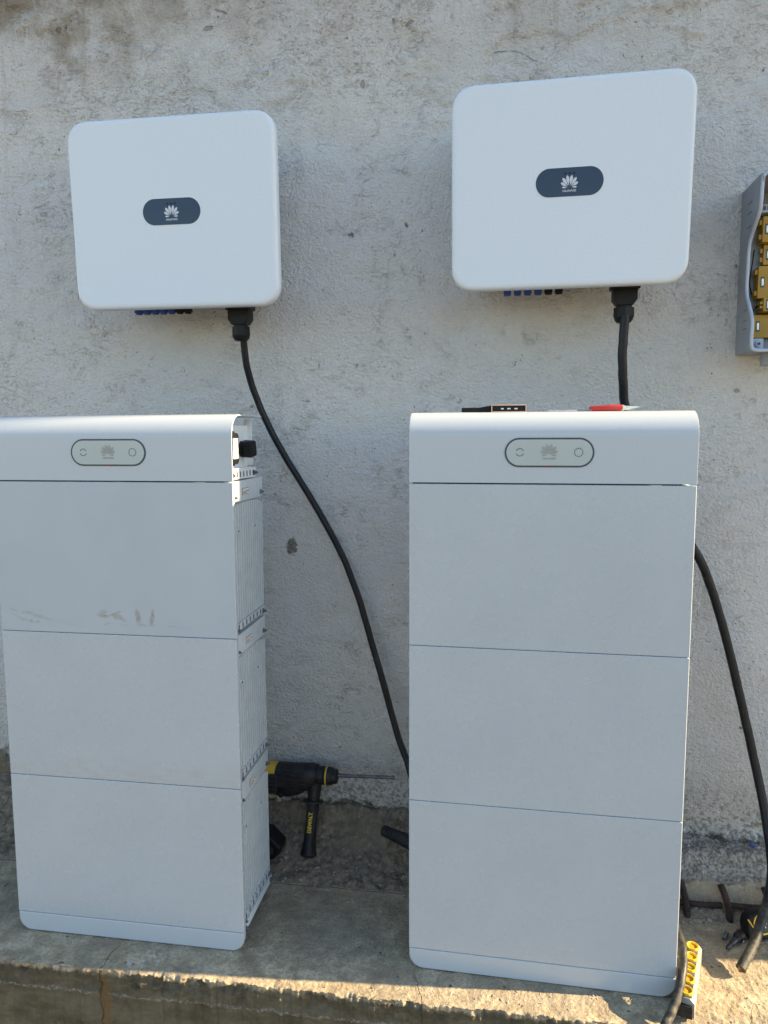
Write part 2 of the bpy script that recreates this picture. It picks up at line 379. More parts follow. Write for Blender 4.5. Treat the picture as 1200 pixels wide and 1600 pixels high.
# ------------------------------------------------------------------ materials of the masonry
def wall_material():
    n = N('whitewashed_rough_render'); v = n.co(); X = n.xyz(v)
    warp = n.vadd(v, n.noisec(v, 7, 3), 0.05)
    warp2 = n.vadd(v, n.noisec(v, 28, 3), 0.02)
    big = n.noise(v, 1.7, 4, 0.6); mid = n.noise(warp, 5.5, 6, 0.62)
    fine = n.noise(v, 210, 3, 0.6); grain = n.noise(n.map(v, (1, 1, 1.15)), 120, 4, 0.62)
    streak = n.noise(n.map(warp, (1, 1, 3.0)), 22, 6, 0.70)
    patch = n.noise(v, 3.3, 4, 0.55)
    base = n.mix(n.ss(big, 0.35, 0.65), (0.84, 0.83, 0.815), (0.87, 0.85, 0.81))
    hi = n.ss(X[2], 1.75, 2.40, 0.0, 0.12)
    base = n.mix(n.ma('MULTIPLY', hi, 4.0), base, (0.82, 0.755, 0.675))
    # tan render bleeding through thin paint
    tan = n.ss(n.ma('ADD', mid, hi), 0.50, 0.76)
    base = n.mix(n.ma('MULTIPLY', tan, 0.18), base, (0.56, 0.48, 0.37))
    # scattered rubbed-through grains, following the trowel, in loose clusters
    clus = n.ss(n.ma('ADD', patch, hi), 0.44, 0.66)
    tr = n.ma('MULTIPLY', n.ss(streak, 0.555, 0.66), clus)
    base = n.mix(n.ma('MULTIPLY', tr, 0.42), base, (0.46, 0.385, 0.28))
    low = n.ma('MULTIPLY', n.ss(grain, 0.435, 0.33), n.ss(n.noise(v, 12, 4), 0.44, 0.68, 0.10, 0.85))
    base = n.mix(n.ma('MULTIPLY', low, 0.40), base, (0.42, 0.33, 0.23))
    # short curling hairlines
    cr = n.ma('ABSOLUTE', n.ma('SUBTRACT', n.noise(n.map(warp2, (1, 1, 1.9)), 26, 5, 0.66, 0.5), 0.5))
    crm = n.ma('MULTIPLY', n.ss(cr, 0.008, 0.001), n.ss(n.ma('MULTIPLY', n.noise(v, 17, 3), n.ma('ADD', patch, hi)), 0.27, 0.36))
    base = n.mix(n.ma('MULTIPLY', crm, 0.65), base, (0.22, 0.16, 0.10))
    # pin holes
    pit = n.ma('MULTIPLY', n.ss(n.vor(n.vadd(v, n.noisec(v, 60, 2), 0.012), 62), 0.15, 0.06), n.ss(n.noise(v, 24, 3), 0.52, 0.63))
    base = n.mix(n.ma('MULTIPLY', pit, 0.8), base, (0.12, 0.095, 0.07))
    bpit = n.ma('MULTIPLY', n.ss(n.ma('ADD', n.vor(n.vadd(v, n.noisec(v, 55, 3), 0.03), 16), n.ma('MULTIPLY', n.ma('SUBTRACT', fine, .5), .3)), 0.10, 0.05), n.ss(n.noise(v, 8, 2), 0.56, 0.62))
    base = n.mix(n.ma('MULTIPLY', bpit, 0.75), base, (0.11, 0.085, 0.06))
    base = n.mix(n.ss(fine, 0.55, 0.75, 0, 0.25), base, (0.82, 0.82, 0.82))
    # brown grime under the top
    grn = n.ma('ADD', X[2], n.ma('MULTIPLY', n.ma('SUBTRACT', mid, .5), 0.7))
    top = n.ma('MULTIPLY', n.ss(grn, 2.22, 2.48), n.ss(X[0], -0.25, -1.10, 0.16, 0.75))
    top = n.ma('MULTIPLY', top, n.ss(n.noise(n.map(v, (1, 1, .5)), 20, 5, .65), .30, .60, .35, 1))
    base = n.mix(top, base, (0.25, 0.185, 0.11))
    drip = n.ma('MULTIPLY', n.ss(n.noise(n.map(v, (1, 1, .09)), 26, 4, .6), .56, .70), n.ss(n.ma('ADD', X[2], n.ma('MULTIPLY', n.ma('SUBTRACT', n.noise(n.map(v, (1, 1, .0)), 9, 2), .5), 1.1)), 1.95, 2.5, 0, .30))
    base = n.mix(drip, base, (0.36, 0.28, 0.18))
    # flaked spot
    dx = n.ma('SUBTRACT', X[0], -0.409); dz = n.ma('SUBTRACT', X[2], 0.912)
    e = n.ma('SQRT', n.ma('ADD', n.ma('POWER', n.ma('DIVIDE', dx, 0.016), 2), n.ma('POWER', n.ma('DIVIDE', dz, 0.026), 2)))
    sp = n.ss(n.ma('ADD', e, n.ma('MULTIPLY', n.ma('SUBTRACT', n.noise(v, 75, 4, 0.6), 0.5), 2.6)), 1.08, 0.85)
    base = n.mix(n.ma('MULTIPLY', sp, 0.9), base, n.mix(n.ss(grain, .4, .6), (0.17, 0.16, 0.145), (0.30, 0.285, 0.26)))
    # single knocks, holes and a short open crack
    wz = n.xyz(n.vadd(v, n.noisec(v, 70, 3), 0.012)); hk = None
    for cx, cz, ax, az, sl_ in ((-1.058, 2.389, .010, .007, 0), (-1.036, 2.391, .005, .010, 0), (-.186, 2.184, .006, .009, .3), (-.057, 2.324, .011, .005, .4), (-.617, 2.358, .016, .006, .2), (.804, 1.354, .009, .006, 0), (-.316, 1.436, .003, .010, .4), (-.351, 1.336, .009, .003, 0),
                                (.180, 2.237, .020, .0022, .1), (.225, 2.233, .020, .0018, -.35), (.262, 2.214, .015, .0020, -.6), (.054, .682, .003, .006, 0), (-.10, 2.335, .004, .008, 0), (-.58, 2.40, .020, .003, -.3)):
        dx = n.ma('SUBTRACT', wz[0], cx); dz = n.ma('SUBTRACT', wz[2], cz)
        dz = n.ma('SUBTRACT', dz, n.ma('MULTIPLY', dx, sl_))
        e = n.ma('ADD', n.ma('POWER', n.ma('ABSOLUTE', n.ma('DIVIDE', dx, ax)), 2.0), n.ma('POWER', n.ma('ABSOLUTE', n.ma('DIVIDE', dz, az)), 2.0))
        g = n.ss(e, 1.2, 0.4); hk = g if hk is None else n.ma('MAXIMUM', hk, g)
    base = n.mix(n.ma('MULTIPLY', hk, 0.5), base, (0.22, 0.16, 0.10))
    # splashed, dirty lower band, then bare dark render at the foot with a ragged limit
    nz = n.noise(v, 24, 6, 0.7)
    rag = n.ma('ADD', X[2], n.ma('MULTIPLY', n.ma('SUBTRACT', nz, 0.5), 0.16))
    lim = n.ma('ADD', rag, n.ma('ADD', n.ma('MULTIPLY', n.ss(X[0], -0.75, -1.05), -0.09), n.ma('MULTIPLY', n.ss(X[0], -0.30, -0.05), 0.025)))
    spl = n.ma('MULTIPLY', n.ss(rag, 0.34, 0.13), n.ss(n.noise(v, 85, 5, 0.7), 0.46, 0.60))
    base = n.mix(n.ma('MULTIPLY', spl, 0.8), base, (0.20, 0.17, 0.13))
    dirt = n.ma('MULTIPLY', n.ss(n.ma('ADD', X[2], n.ma('MULTIPLY', n.ma('SUBTRACT', mid, 0.5), 0.5)), 0.70, 0.12), 0.26)
    base = n.mix(dirt, base, (0.43, 0.375, 0.285))
    raw = n.mix(n.ss(n.noise(v, 48, 6, 0.72), 0.36, 0.64), (0.12, 0.108, 0.092), (0.33, 0.305, 0.265))
    raw = n.mix(n.ss(n.noise(v, 10, 3), 0.45, 0.65), raw, (0.28, 0.225, 0.155))
    raw = n.mix(n.ma('MULTIPLY', n.ss(n.noise(v, 33, 6, 0.75), 0.54, 0.62), n.ss(X[0], .45, .65, 0.25, 0.7)), raw, (0.55, 0.54, 0.51))
    base = n.mix(n.ss(lim, 0.150, 0.128), base, raw)
    h = n.ma('ADD', n.ma('MULTIPLY', grain, 1.5), n.ma('MULTIPLY', fine, 0.45))
    h = n.ma('ADD', h, n.ma('MULTIPLY', streak, 0.45))
    h = n.ma('ADD', h, n.ma('MULTIPLY', nz, 0.8))
    h = n.ma('SUBTRACT', h, n.ma('MULTIPLY', n.ma('ADD', pit, n.ma('ADD', bpit, crm)), 0.6))
    h = n.ma('SUBTRACT', h, n.ma('ADD', n.ma('MULTIPLY', sp, 0.4), n.ma('MULTIPLY', hk, 0.9)))
    nor = n.bump(h, 1.0, 0.0135)
    return n.out(base, 0.92, nor, spec=0.15)
def ledge_material():
    n = N('weathered_concrete'); v = n.co(); X = n.xyz(v)
    warp = n.vadd(v, n.noisec(v, 12, 3), 0.03)
    big = n.noise(v, 4.5, 4, 0.6); mid = n.noise(warp, 22, 6, 0.65); fine = n.noise(v, 150, 4, 0.7)
    base = n.mix(n.ss(mid, 0.35, 0.68), (0.300, 0.235, 0.148), (0.54, 0.440, 0.295))
    base = n.mix(n.ss(big, 0.42, 0.62, 0, 0.55), base, (0.30, 0.25, 0.175))
    base = n.mix(n.ss(fine, 0.56, 0.42, 0, 0.4), base, (0.15, 0.13, 0.105))
    agg = n.ss(n.vor(v, 95), 0.20, 0.05); aggm = n.ma('MULTIPLY', agg, n.ss(n.noise(v, 18, 3), 0.52, 0.62))
    base = n.mix(n.ma('MULTIPLY', aggm, 0.6), base, (0.46, 0.44, 0.40))
    pit = n.ma('MULTIPLY', n.ss(n.vor(n.vadd(v, n.noisec(v, 50, 2), 0.012), 38), 0.16, 0.07), n.ss(n.noise(v, 13, 2), 0.55, 0.63))
    base = n.mix(n.ma('MULTIPLY', pit, 0.8), base, (0.07, 0.06, 0.05))
    # face: formwork boards, olive brown, darker than the top
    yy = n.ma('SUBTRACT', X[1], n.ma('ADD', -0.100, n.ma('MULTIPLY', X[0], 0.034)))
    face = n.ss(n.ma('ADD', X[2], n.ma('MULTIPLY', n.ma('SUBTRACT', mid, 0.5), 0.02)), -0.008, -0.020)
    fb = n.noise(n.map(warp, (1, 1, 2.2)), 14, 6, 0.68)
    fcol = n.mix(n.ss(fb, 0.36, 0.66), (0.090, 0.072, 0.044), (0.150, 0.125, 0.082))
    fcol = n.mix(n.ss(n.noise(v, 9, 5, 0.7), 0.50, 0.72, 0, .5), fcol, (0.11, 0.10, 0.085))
    fcol = n.mix(n.ma('MULTIPLY', pit, 0.8), fcol, (0.05, 0.045, 0.035))
    seam = n.ma('ABSOLUTE', n.ma('ADD', n.ma('ADD', X[2], 0.064), n.ma('MULTIPLY', n.ma('SUBTRACT', mid, 0.5), 0.014)))
    fcol = n.mix(n.ma('MULTIPLY', n.ss(seam, 0.0065, 0.003), n.ss(fine, 0.42, 0.60, 0, .8)), fcol, (0.28, 0.265, 0.235))
    # rust run under the joint in the face
    dx = n.ma('ADD', n.ma('SUBTRACT', X[0], -0.715), n.ma('MULTIPLY', n.ma('SUBTRACT', n.noise(v, 16, 4), 0.5), 0.03))
    fcol = n.mix(n.ss(n.ma('ABSOLUTE', n.ma('SUBTRACT', dx, 0.012)), 0.022, 0.004, 0, 0.7), fcol, (0.16, 0.09, 0.03))
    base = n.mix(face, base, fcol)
    # lime scuffs in front of the left unit
    sc = n.ma('MULTIPLY', n.ss(n.noise(n.map(warp, (1, 2.2, 1)), 30, 5, 0.7), 0.55, 0.66), n.ma('MULTIPLY', n.ss(yy, 0.085, 0.055), n.ss(yy, 0.005, 0.03)))
    sc = n.ma('MULTIPLY', sc, n.ma('MULTIPLY', n.ss(X[0], -1.05, -0.85), n.ss(X[0], -0.30, -0.42)))
    base = n.mix(n.ma('MULTIPLY', sc, n.ss(n.noise(v, 7, 2), 0.44, 0.58, 0, 0.75)), base, (0.56, 0.56, 0.55))
    # cracks running out to the edge
    ck = None
    for cx, sl_ in ((-0.715, 0.10), (0.040, -0.28), (0.72, 0.35)):
        dd = n.ma('ABSOLUTE', n.ma('ADD', n.ma('SUBTRACT', X[0], cx), n.ma('ADD', n.ma('MULTIPLY', yy, -sl_), n.ma('MULTIPLY', n.ma('SUBTRACT', n.noise(v, 20, 4, 0.6), 0.5), 0.035))))
        g = n.ma('MULTIPLY', n.ss(dd, 0.0016, 0.0004), n.ss(yy, 0.10, 0.05))
        ck = g if ck is None else n.ma('MAXIMUM', ck, g)
    # hairlines everywhere
    hl = n.ma('MULTIPLY', n.ss(n.ma('ABSOLUTE', n.ma('SUBTRACT', n.noise(warp, 5.5, 5, 0.6, 0.5), 0.5)), 0.0022, 0.0005), n.ss(n.noise(v, 3.1, 2), 0.53, 0.60))
    ck = n.ma('MAXIMUM', ck, n.ma('MULTIPLY', hl, 0.55))
    base = n.mix(n.ma('MULTIPLY', ck, 0.7), base, (0.06, 0.048, 0.035))
    # rubble / dirt behind the joint
    yj = n.ma('SUBTRACT', X[1], n.ma('ADD', 0.268, n.ma('MULTIPLY', X[0], 0.030)))
    yj2 = n.ma('ADD', yj, n.ma('MULTIPLY', n.ma('SUBTRACT', n.noise(v, 15, 5, 0.6), 0.5), 0.028))
    rub = n.mix(n.ss(n.noise(v, 55, 6, 0.72), 0.35, 0.68), (0.120, 0.092, 0.064), (0.29, 0.230, 0.165))
    rub = n.mix(n.ma('MULTIPLY', n.ss(n.vor(v, 60), 0.28, 0.10), n.ss(n.noise(v, 25, 2), 0.50, 0.60)), rub, (0.30, 0.285, 0.26))
    rub = n.mix(n.ss(n.noise(warp, 6, 3), 0.48, 0.66, 0, 0.6), rub, (0.20, 0.165, 0.115))
    rgt = n.mix(n.ss(n.noise(v, 125, 5, 0.78), 0.40, 0.60), (0.17, 0.145, 0.115), (0.42, 0.385, 0.33))
    rgt = n.mix(n.ma('MULTIPLY', n.ss(n.ma('ADD', yj2, 0), 0.036, 0.056), n.ma('MULTIPLY', n.ss(yj2, 0.085, 0.068), 0.75)), rgt, (0.40, 0.325, 0.22))
    rgt = n.mix(n.ss(yj2, 0.048, 0.030, 0, 0.6), rgt, (0.17, 0.13, 0.09))
    rub = n.mix(n.ss(X[0], 0.50, 0.62), rub, rgt)
    base = n.mix(n.ss(yj2, 0.0, 0.006), base, rub)
    base = n.mix(n.ma('MULTIPLY', n.ss(n.ma('ABSOLUTE', yj2), 0.0022, 0.0006), n.ss(X[0], 0.6, 0.4, 0.3, 0.8)), base, (0.045, 0.040, 0.034))
    h = n.ma('ADD', n.ma('MULTIPLY', mid, 1.2), n.ma('MULTIPLY', fine, 0.55))
    h = n.ma('SUBTRACT', h, n.ma('MULTIPLY', n.ma('ADD', pit, ck), 0.8))
    h = n.ma('ADD', h, n.ma('MULTIPLY', aggm, 0.25))
    return n.out(base, 0.9, n.bump(h, 0.85, 0.006), spec=0.2)
def soil_material():
    n = N('sandy_soil'); v = n.co()
    a = n.noise(v, 3, 6, 0.65); b = n.noise(v, 60, 5, 0.7)
    c = n.mix(n.ss(a, 0.35, 0.65), (0.15, 0.13, 0.10), (0.22, 0.195, 0.155))
    c = n.mix(n.ss(b, 0.55, 0.40, 0, 0.4), c, (0.16, 0.13, 0.09))
    return n.out(c, 0.95, n.bump(b, 0.8, 0.01), spec=0.1)

# ------------------------------------------------------------------ structure
def build_wall():
    t = empty('building_wall', (0, 0.478, 0), label='rough whitewashed rendered wall, stained brown, behind the white units', cat='wall')
    xs = dens([(-2.6, -1.5, .03), (-1.5, 1.2, .006), (1.2, 2.2, .03)]); zs = dens([(-0.05, 0.3, .005), (0.3, 2.7, .007), (2.7, 5.6, .06)])
    X, Z = np.meshgrid(xs, zs)
    y = 0.007*fbm(X*2.2, Z*2.6, 4) + 0.0022*fbm(X*11, Z*19, 4, .6) + 0.0011*fbm(X*60, Z*70, 3, .65)
    ridge = np.abs(fbm(X*4+3, Z*9, 4, .6)); y -= 0.0022*sst(ridge, 0.10, 0.0)*sst(fbm(X*1.7, Z*1.7+8, 2), -0.1, 0.4)
    lap = sst(fbm(X*1.9+7, Z*4.4, 5, .55), 0.03, 0.06)*(0.0012+0.0045*sst(Z, 1.9, 2.25)); y -= lap
    lap2 = sst(fbm(X*3.1+1, Z*2.4+5, 5, .55), 0.10, 0.13)*0.0014; y -= lap2
    foot = sst(Z + 0.03*fbm(X*14, Z*14, 4, .6), 0.14, 0.11)
    y += foot*(0.008 + 0.010*fbm(X*30, Z*30, 4, .65))
    # broken, undercut foot on the right
    k = sst(X, 0.50, 0.66)
    y += -k*0.02*foot
    P = np.stack([X, WY(X)-0.478 + y, Z], -1)
    wm = wall_material()
    finish('plaster_face', grid_mesh('plaster_face', P), wm, t, 0)
    bm = bmesh.new()
    box(bm, 2.2, 2.5, -0.164, 0.8, -0.4, 5.6)
    obj('return_wall', bm, wm, t, 0)
    bm = bmesh.new(); box(bm, -2.6, 2.19, 0.035, 0.3, -0.4, 5.58); obj('wall_core', bm, wm, t, 0)
build_wall()

def build_ledge():
    xs = dens([(-2.6, -1.35, .03), (-1.35, 1.0, .0032), (1.0, 2.6, .03)])
    # parameter along the section: back -> joint -> edge -> face
    s = dens([(0, .24, .0045), (.24, .33, .004), (.33, .46, .008), (.46, .53, .0045), (.53, .62, .0022), (.62, .80, .0045), (.80, 1.0, .03)])
    nx, ns = len(xs), len(s)
    X = np.tile(xs, (ns, 1)); S = np.tile(s[:, None], (1, nx))
    yc, ye = YC(X), YE(X)
    rag = 0.0055*fbm(X*9, X*0+2.2, 3) + 0.0060*fbm(X*42, X*0+5, 4, .65)      # ragged arris
    chip = sst(fbm(X*11, X*0+9.7, 3), 0.10, 0.42)*0.016 + sst(fbm(X*31, X*0+1.7, 2), 0.15, 0.45)*0.009
    ye = ye + rag*0.75 + 0.0028*fbm(X*110, X*0+3.3, 3, .7)
    # sections
    a = np.clip(S/.24, 0, 1); b = np.clip((S-.24)/(.58-.24), 0, 1); c = np.clip(S-.58, 0, None)
    yback = WY(X)+0.03
    Y = np.where(S < .24, yback + (yc-yback)*a, yc + (ye-yc)*b)
    d = np.where(S < .24, 1-a, 0)       # 1 at wall, 0 at the joint
    Zl = 0.120*np.clip(d*1.18, 0, 1)**1.6
    kk = d*(WY(X)+0.03-YC(X))           # metres behind the joint
    Zr = 0.012*sst(kk, 0.005, 0.03) + 0.045*sst(kk, 0.050, 0.062) + 0.050*sst(kk, 0.070, 0.14)
    k = sst(X + 0.04*fbm(X*8, Y*8, 3), 0.50, 0.66)
    Z = Zl*(1-k) + Zr*k
    rough = sst(d, 0.0, 0.08)
    Z += rough*(0.013*fbm(X*14, Y*14, 4, .6) + 0.006*np.abs(fbm(X*48, Y*48, 4, .65)) + 0.003*fbm(X*120, Y*120, 2))
    Z += 0.004*rough*(1-k) + rough*k*(0.010*np.abs(fbm(X*22+5, Y*30, 4, .65)) + 0.004*fbm(X*85, Y*85, 3, .7))
    top = 1-rough
    Z += top*(0.0022*fbm(X*6, Y*6, 3) + 0.0014*fbm(X*38, Y*38, 4, .6) + 0.0008*fbm(X*140, Y*140, 2))
    # lit strip on the right is crumbly
    Z += top*sst(X, .55, .7)*0.0022*fbm(X*70, Y*90, 3, .7)
    # shallow level change a few cm inside the edge
    Z += -0.0035*sst(Y-ye, 0.055, 0.03)*top
    # arris rounding and chips
    de = np.clip(ye + 0.5 - Y - 0.5, -1, 1)      # negative inside
    din = np.clip(Y-ye, 0, 1)
    rad = 0.004 + chip*0.5
    e = np.clip(1-din/rad, 0, 1)*(S <= .58)
    Z -= e*e*rad*(0.55 + 0.5*np.clip(fbm(X*55, din*60, 3, .6)+.3, 0, 1))
    # face
    on = S > .58
    Zf = -c*1.0 - (rad*0.75)
    zz = np.where(on, Zf, Z)
    blend = np.clip(c/0.03, 0, 1)
    yf = ye + (0.0055*fbm(X*40, Zf*45, 4, .65))*(1-blend*0.75) + 0.0008*fbm(X*5, Zf*30, 3) \
        + sst(fbm(X*13+4, Zf*22, 3, .6), 0.10, 0.4)*0.010*(1-sst(c, 0.02, 0.07))
    seam = np.exp(-((Zf+0.064+0.003*fbm(X*6, X*0, 2))/0.0045)**2)
    yf += -0.0035*seam + 0.003*seam*fbm(X*70, Zf*70, 2)
    yf += 0.003*(Zf < -0.064)
    yf += 0.0035*fbm(X*95, Zf*95, 3, .7)*(1-sst(c, 0.015, 0.05))
    Y = np.where(on, yf, Y)
    P = np.stack([X, Y, zz], -1)
    o = finish('concrete_ledge', grid_mesh('concrete_ledge', P), ledge_material(), None, 0)
    o['kind'] = 'structure'
    return X, Y, zz
LX, LY, LZ = build_ledge()
def ground_z(x, y):
    m = (LX-x)**2 + (LY-y)**2; i = np.unravel_index(np.argmin(m), m.shape); return float(LZ[i])

xs = dens([(-60, -4, 8), (-4, 4, .12), (4, 60, 8)]); ys = dens([(-60, -4, 8), (-4, 0.3, .1), (0.3, 30, 6)])
Xg, Yg = np.meshgrid(xs, ys)
og = finish('ground', grid_mesh('ground', np.stack([Xg, Yg, -0.42 + 0.02*fbm(Xg*1.3, Yg*1.3, 4)*(np.abs(Xg) < 5)], -1)), soil_material(), None, 0)
og['kind'] = 'structure'

# loose grit and pebbles
def build_grit():
    bm = bmesh.new()
    def stone(x, y, r):
        z = ground_z(x, y)
        t = bmesh.new(); bmesh.ops.create_icosphere(t, subdivisions=1, radius=r)
        sx, sy, sz = rnd.uniform(.7, 1.3), rnd.uniform(.6, 1.2), rnd.uniform(.45, .8)
        for v in t.verts: v.co = Vector((v.co.x*sx, v.co.y*sy, v.co.z*sz))*rnd.uniform(.78, 1.15)
        bmesh.ops.transform(t, matrix=Matrix.Translation((x, y, z+r*.25)) @ Matrix.Rotation(rnd.uniform(0, 6), 4, 'Z'), verts=t.verts)
        merge(bm, t)
    for i in range(260):
        x = rnd.uniform(-.45, .02) if i % 3 else rnd.uniform(.6, .92)
        y = YC(x) + abs(rnd.gauss(0.0, .08)) + .005
        if y > WY(x)-.02: continue
        stone(x, y, rnd.choice([.0015, .002, .0025, .003, .0045]))
    for i in range(60):
        x = rnd.uniform(-1.15, -.9); stone(x, YC(x)+rnd.uniform(0, .17), rnd.choice([.003, .005, .008, .011]))
    for i in range(420):
        x = rnd.uniform(-1.05, .95); y = YE(x) + rnd.uniform(.012, .34)
        stone(x, y, rnd.choice([.0008, .001, .0012, .0015, .002, .0028]))
    for i in range(260):
        q = i % 3
        if q == 0: x = rnd.uniform(0, .6); y = -abs(rnd.gauss(.004, .012)) - .002
        elif q == 1: x = rnd.uniform(-.98, -.38); y = -.03 - abs(rnd.gauss(.003, .010)) + (x+.98)*.02
        else: x = rnd.uniform(-.40, -.01); y = YC(x) + rnd.gauss(-.005, .02)
        stone(x, y, rnd.choice([.0008, .001, .0014, .0018, .0024]))
    for i in range(110):
        x = rnd.uniform(.60, .93); y = YC(x)+rnd.gauss(.02, .03)
        stone(x, y, rnd.choice([.002, .003, .004, .006]))
    for x, y, r in ((-.02, .262, .011), (-.045, .252, .005), (-.09, .33, .009), (-.19, .36, .008), (-.3, .31, .006), (.735, .29, .007), (-.40, .33, .008)): stone(x, y, r)
    o = obj('grit', bm, 'stone', None, 60); o['kind'] = 'stuff'
    o['label'] = 'loose grit and small stones scattered on the concrete ledge and its rubble foot'; o['category'] = 'gravel'
build_grit()

# ------------------------------------------------------------------ battery cabinets
WB, DB, HM, BZ = 0.59, 0.236, 0.3607, 0.0497
TOPZ = 1.2835
def emblem(parent, loc, size, tw, th, gap, mat_, names=('emblem', 'lettering')):
    a = petals(size); bmesh.ops.transform(a, matrix=Matrix.Translation(loc) @ UP, verts=a.verts)
    obj(names[0], a, mat_, parent, 0)
    b = fit_text('HUAWEI', tw, th, 0.0003, bold=0.0015)
    bmesh.ops.transform(b, matrix=Matrix.Translation((loc[0], loc[1], loc[2]-gap)) @ UP, verts=b.verts)
    obj(names[1], b, mat_, parent, 0)
def arcs(bm, cx, cz, r, wd, spans, y0, y1):
    for a0, a1 in spans:
        n_ = max(2, int((a1-a0)/12)); o = []
        for i in range(n_+1):
            a = R(a0+(a1-a0)*i/n_); o.append((cx+(r+wd/2)*math.cos(a), cz+(r+wd/2)*math.sin(a)))
        for i in range(n_, -1, -1):
            a = R(a0+(a1-a0)*i/n_); o.append((cx+(r-wd/2)*math.cos(a), cz+(r-wd/2)*math.sin(a)))
        prism(bm, o, y0, y1)
def bolt_mesh(bm, x, y, z, sgn, r=0.0044):
    cyl(bm, (x, y, z), (x+sgn*.0015, y, z), r*1.5, seg=14)
    cyl(bm, (x+sgn*.0015, y, z), (x+sgn*.007, y, z), r, seg=6, bev=.0006)
    cyl(bm, (x+sgn*.007, y, z), (x+sgn*.010, y, z), r*.45, seg=8)
def warning_label(parent, sx, y, z):
    bm = bmesh.new(); s = 1 if sx > 0 else -1
    def bx(y0, y1, z0, z1, d, mi): box(bm, *sorted((sx, sx+s*d)), y0, y1, z0, z1, mi=mi)
    bx(y-.020, y+.020, z-.0075, z+.0075, .0008, 0)
    bx(y-.0188, y+.0188, z-.0063, z+.0063, .0012, 1)
    for k in range(3):
        yy = y-.0135+k*.0085
        pts = [(yy-.0042, z-.0048), (yy+.0042, z-.0048), (yy, z+.0050)]
        prism(bm, pts, sx+s*.0012, sx+s*.0015, axis='x', mi=0)
        pts = [(yy-.0030, z-.0041), (yy+.0030, z-.0041), (yy, z+.0034)]
        prism(bm, pts, sx+s*.0015, sx+s*.0018, axis='x', mi=2)
    for k in range(2):
        cyl(bm, (sx+s*.0012, y+.0115+(k*.0055), z), (sx+s*.0015, y+.0115+k*.0055, z), .0022, seg=12, mi=0)
    obj('warning_label', bm, ['print_dark', 'label_white', 'label_yellow'], parent, 0)
def heat_sink(parent, z0, side):
    """cast finned flank of one module; side = +1 right"""
    h = bmesh.new(); xi = side*(WB/2-.022); xo = side*(WB/2-.009)
    zt = z0+HM
    def bx(a, b, y0, y1, za, zb, bev=0.0, mi=0): box(h, *sorted((a, b)), y0, y1, za, zb, bev, mi=mi)
    bx(side*.05, xi, .0145, DB-.006, z0+.006, zt-.001)                       # cast body
    bx(xi, xo+side*.001, .0145, DB-.004, zt-.050, zt-.0015, .0008)            # upper plate
    bx(xi, xo+side*.001, .0145, DB-.004, z0+.008, z0+.026, .0008)            # lower plate
    nf = 14
    for i in range(nf):
        y = .020 + i*(DB-.030)/(nf-1)
        c = abs(i-(nf-1)/2)/((nf-1)/2)
        zt_ = zt-.053-.010*c**3; zb_ = z0+.029
        bx(xi, xo+side*.0015, y-.0016, y+.0016, zb_, zt_, .0007)
    for y in (.050, .165):                                                   # screw domes between the fins
        zc = zt-.118
        cyl(h, (xi, y, zc), (xo+side*.002, y, zc), .0075, .006, seg=16)
        cyl(h, (xo+side*.002, y, zc), (xo+side*.0026, y, zc), .003, seg=10, mi=1)
    for k in range(7):                                                       # slotted vent row at the foot plate
        y = .040+k*.0262
        pts = rrect(y-.0028, y+.0028, z0+.010, z0+.024, .0027, 4)
        prism(h, pts, xo+side*.0008, xo+side*.0016, axis='x', mi=1)
    o = obj('heat_sink', h, ['alu', 'dark_grey'], parent, 30)
    for y in (.024, DB-.018):
        for z in (zt-.038, z0+.014):
            b = bmesh.new(); bolt_mesh(b, xo+side*.001, y, z, side); obj('bolt', b, 'steel', o, 30)
    warning_label(o, xo+side*.001, .105, zt-.028)
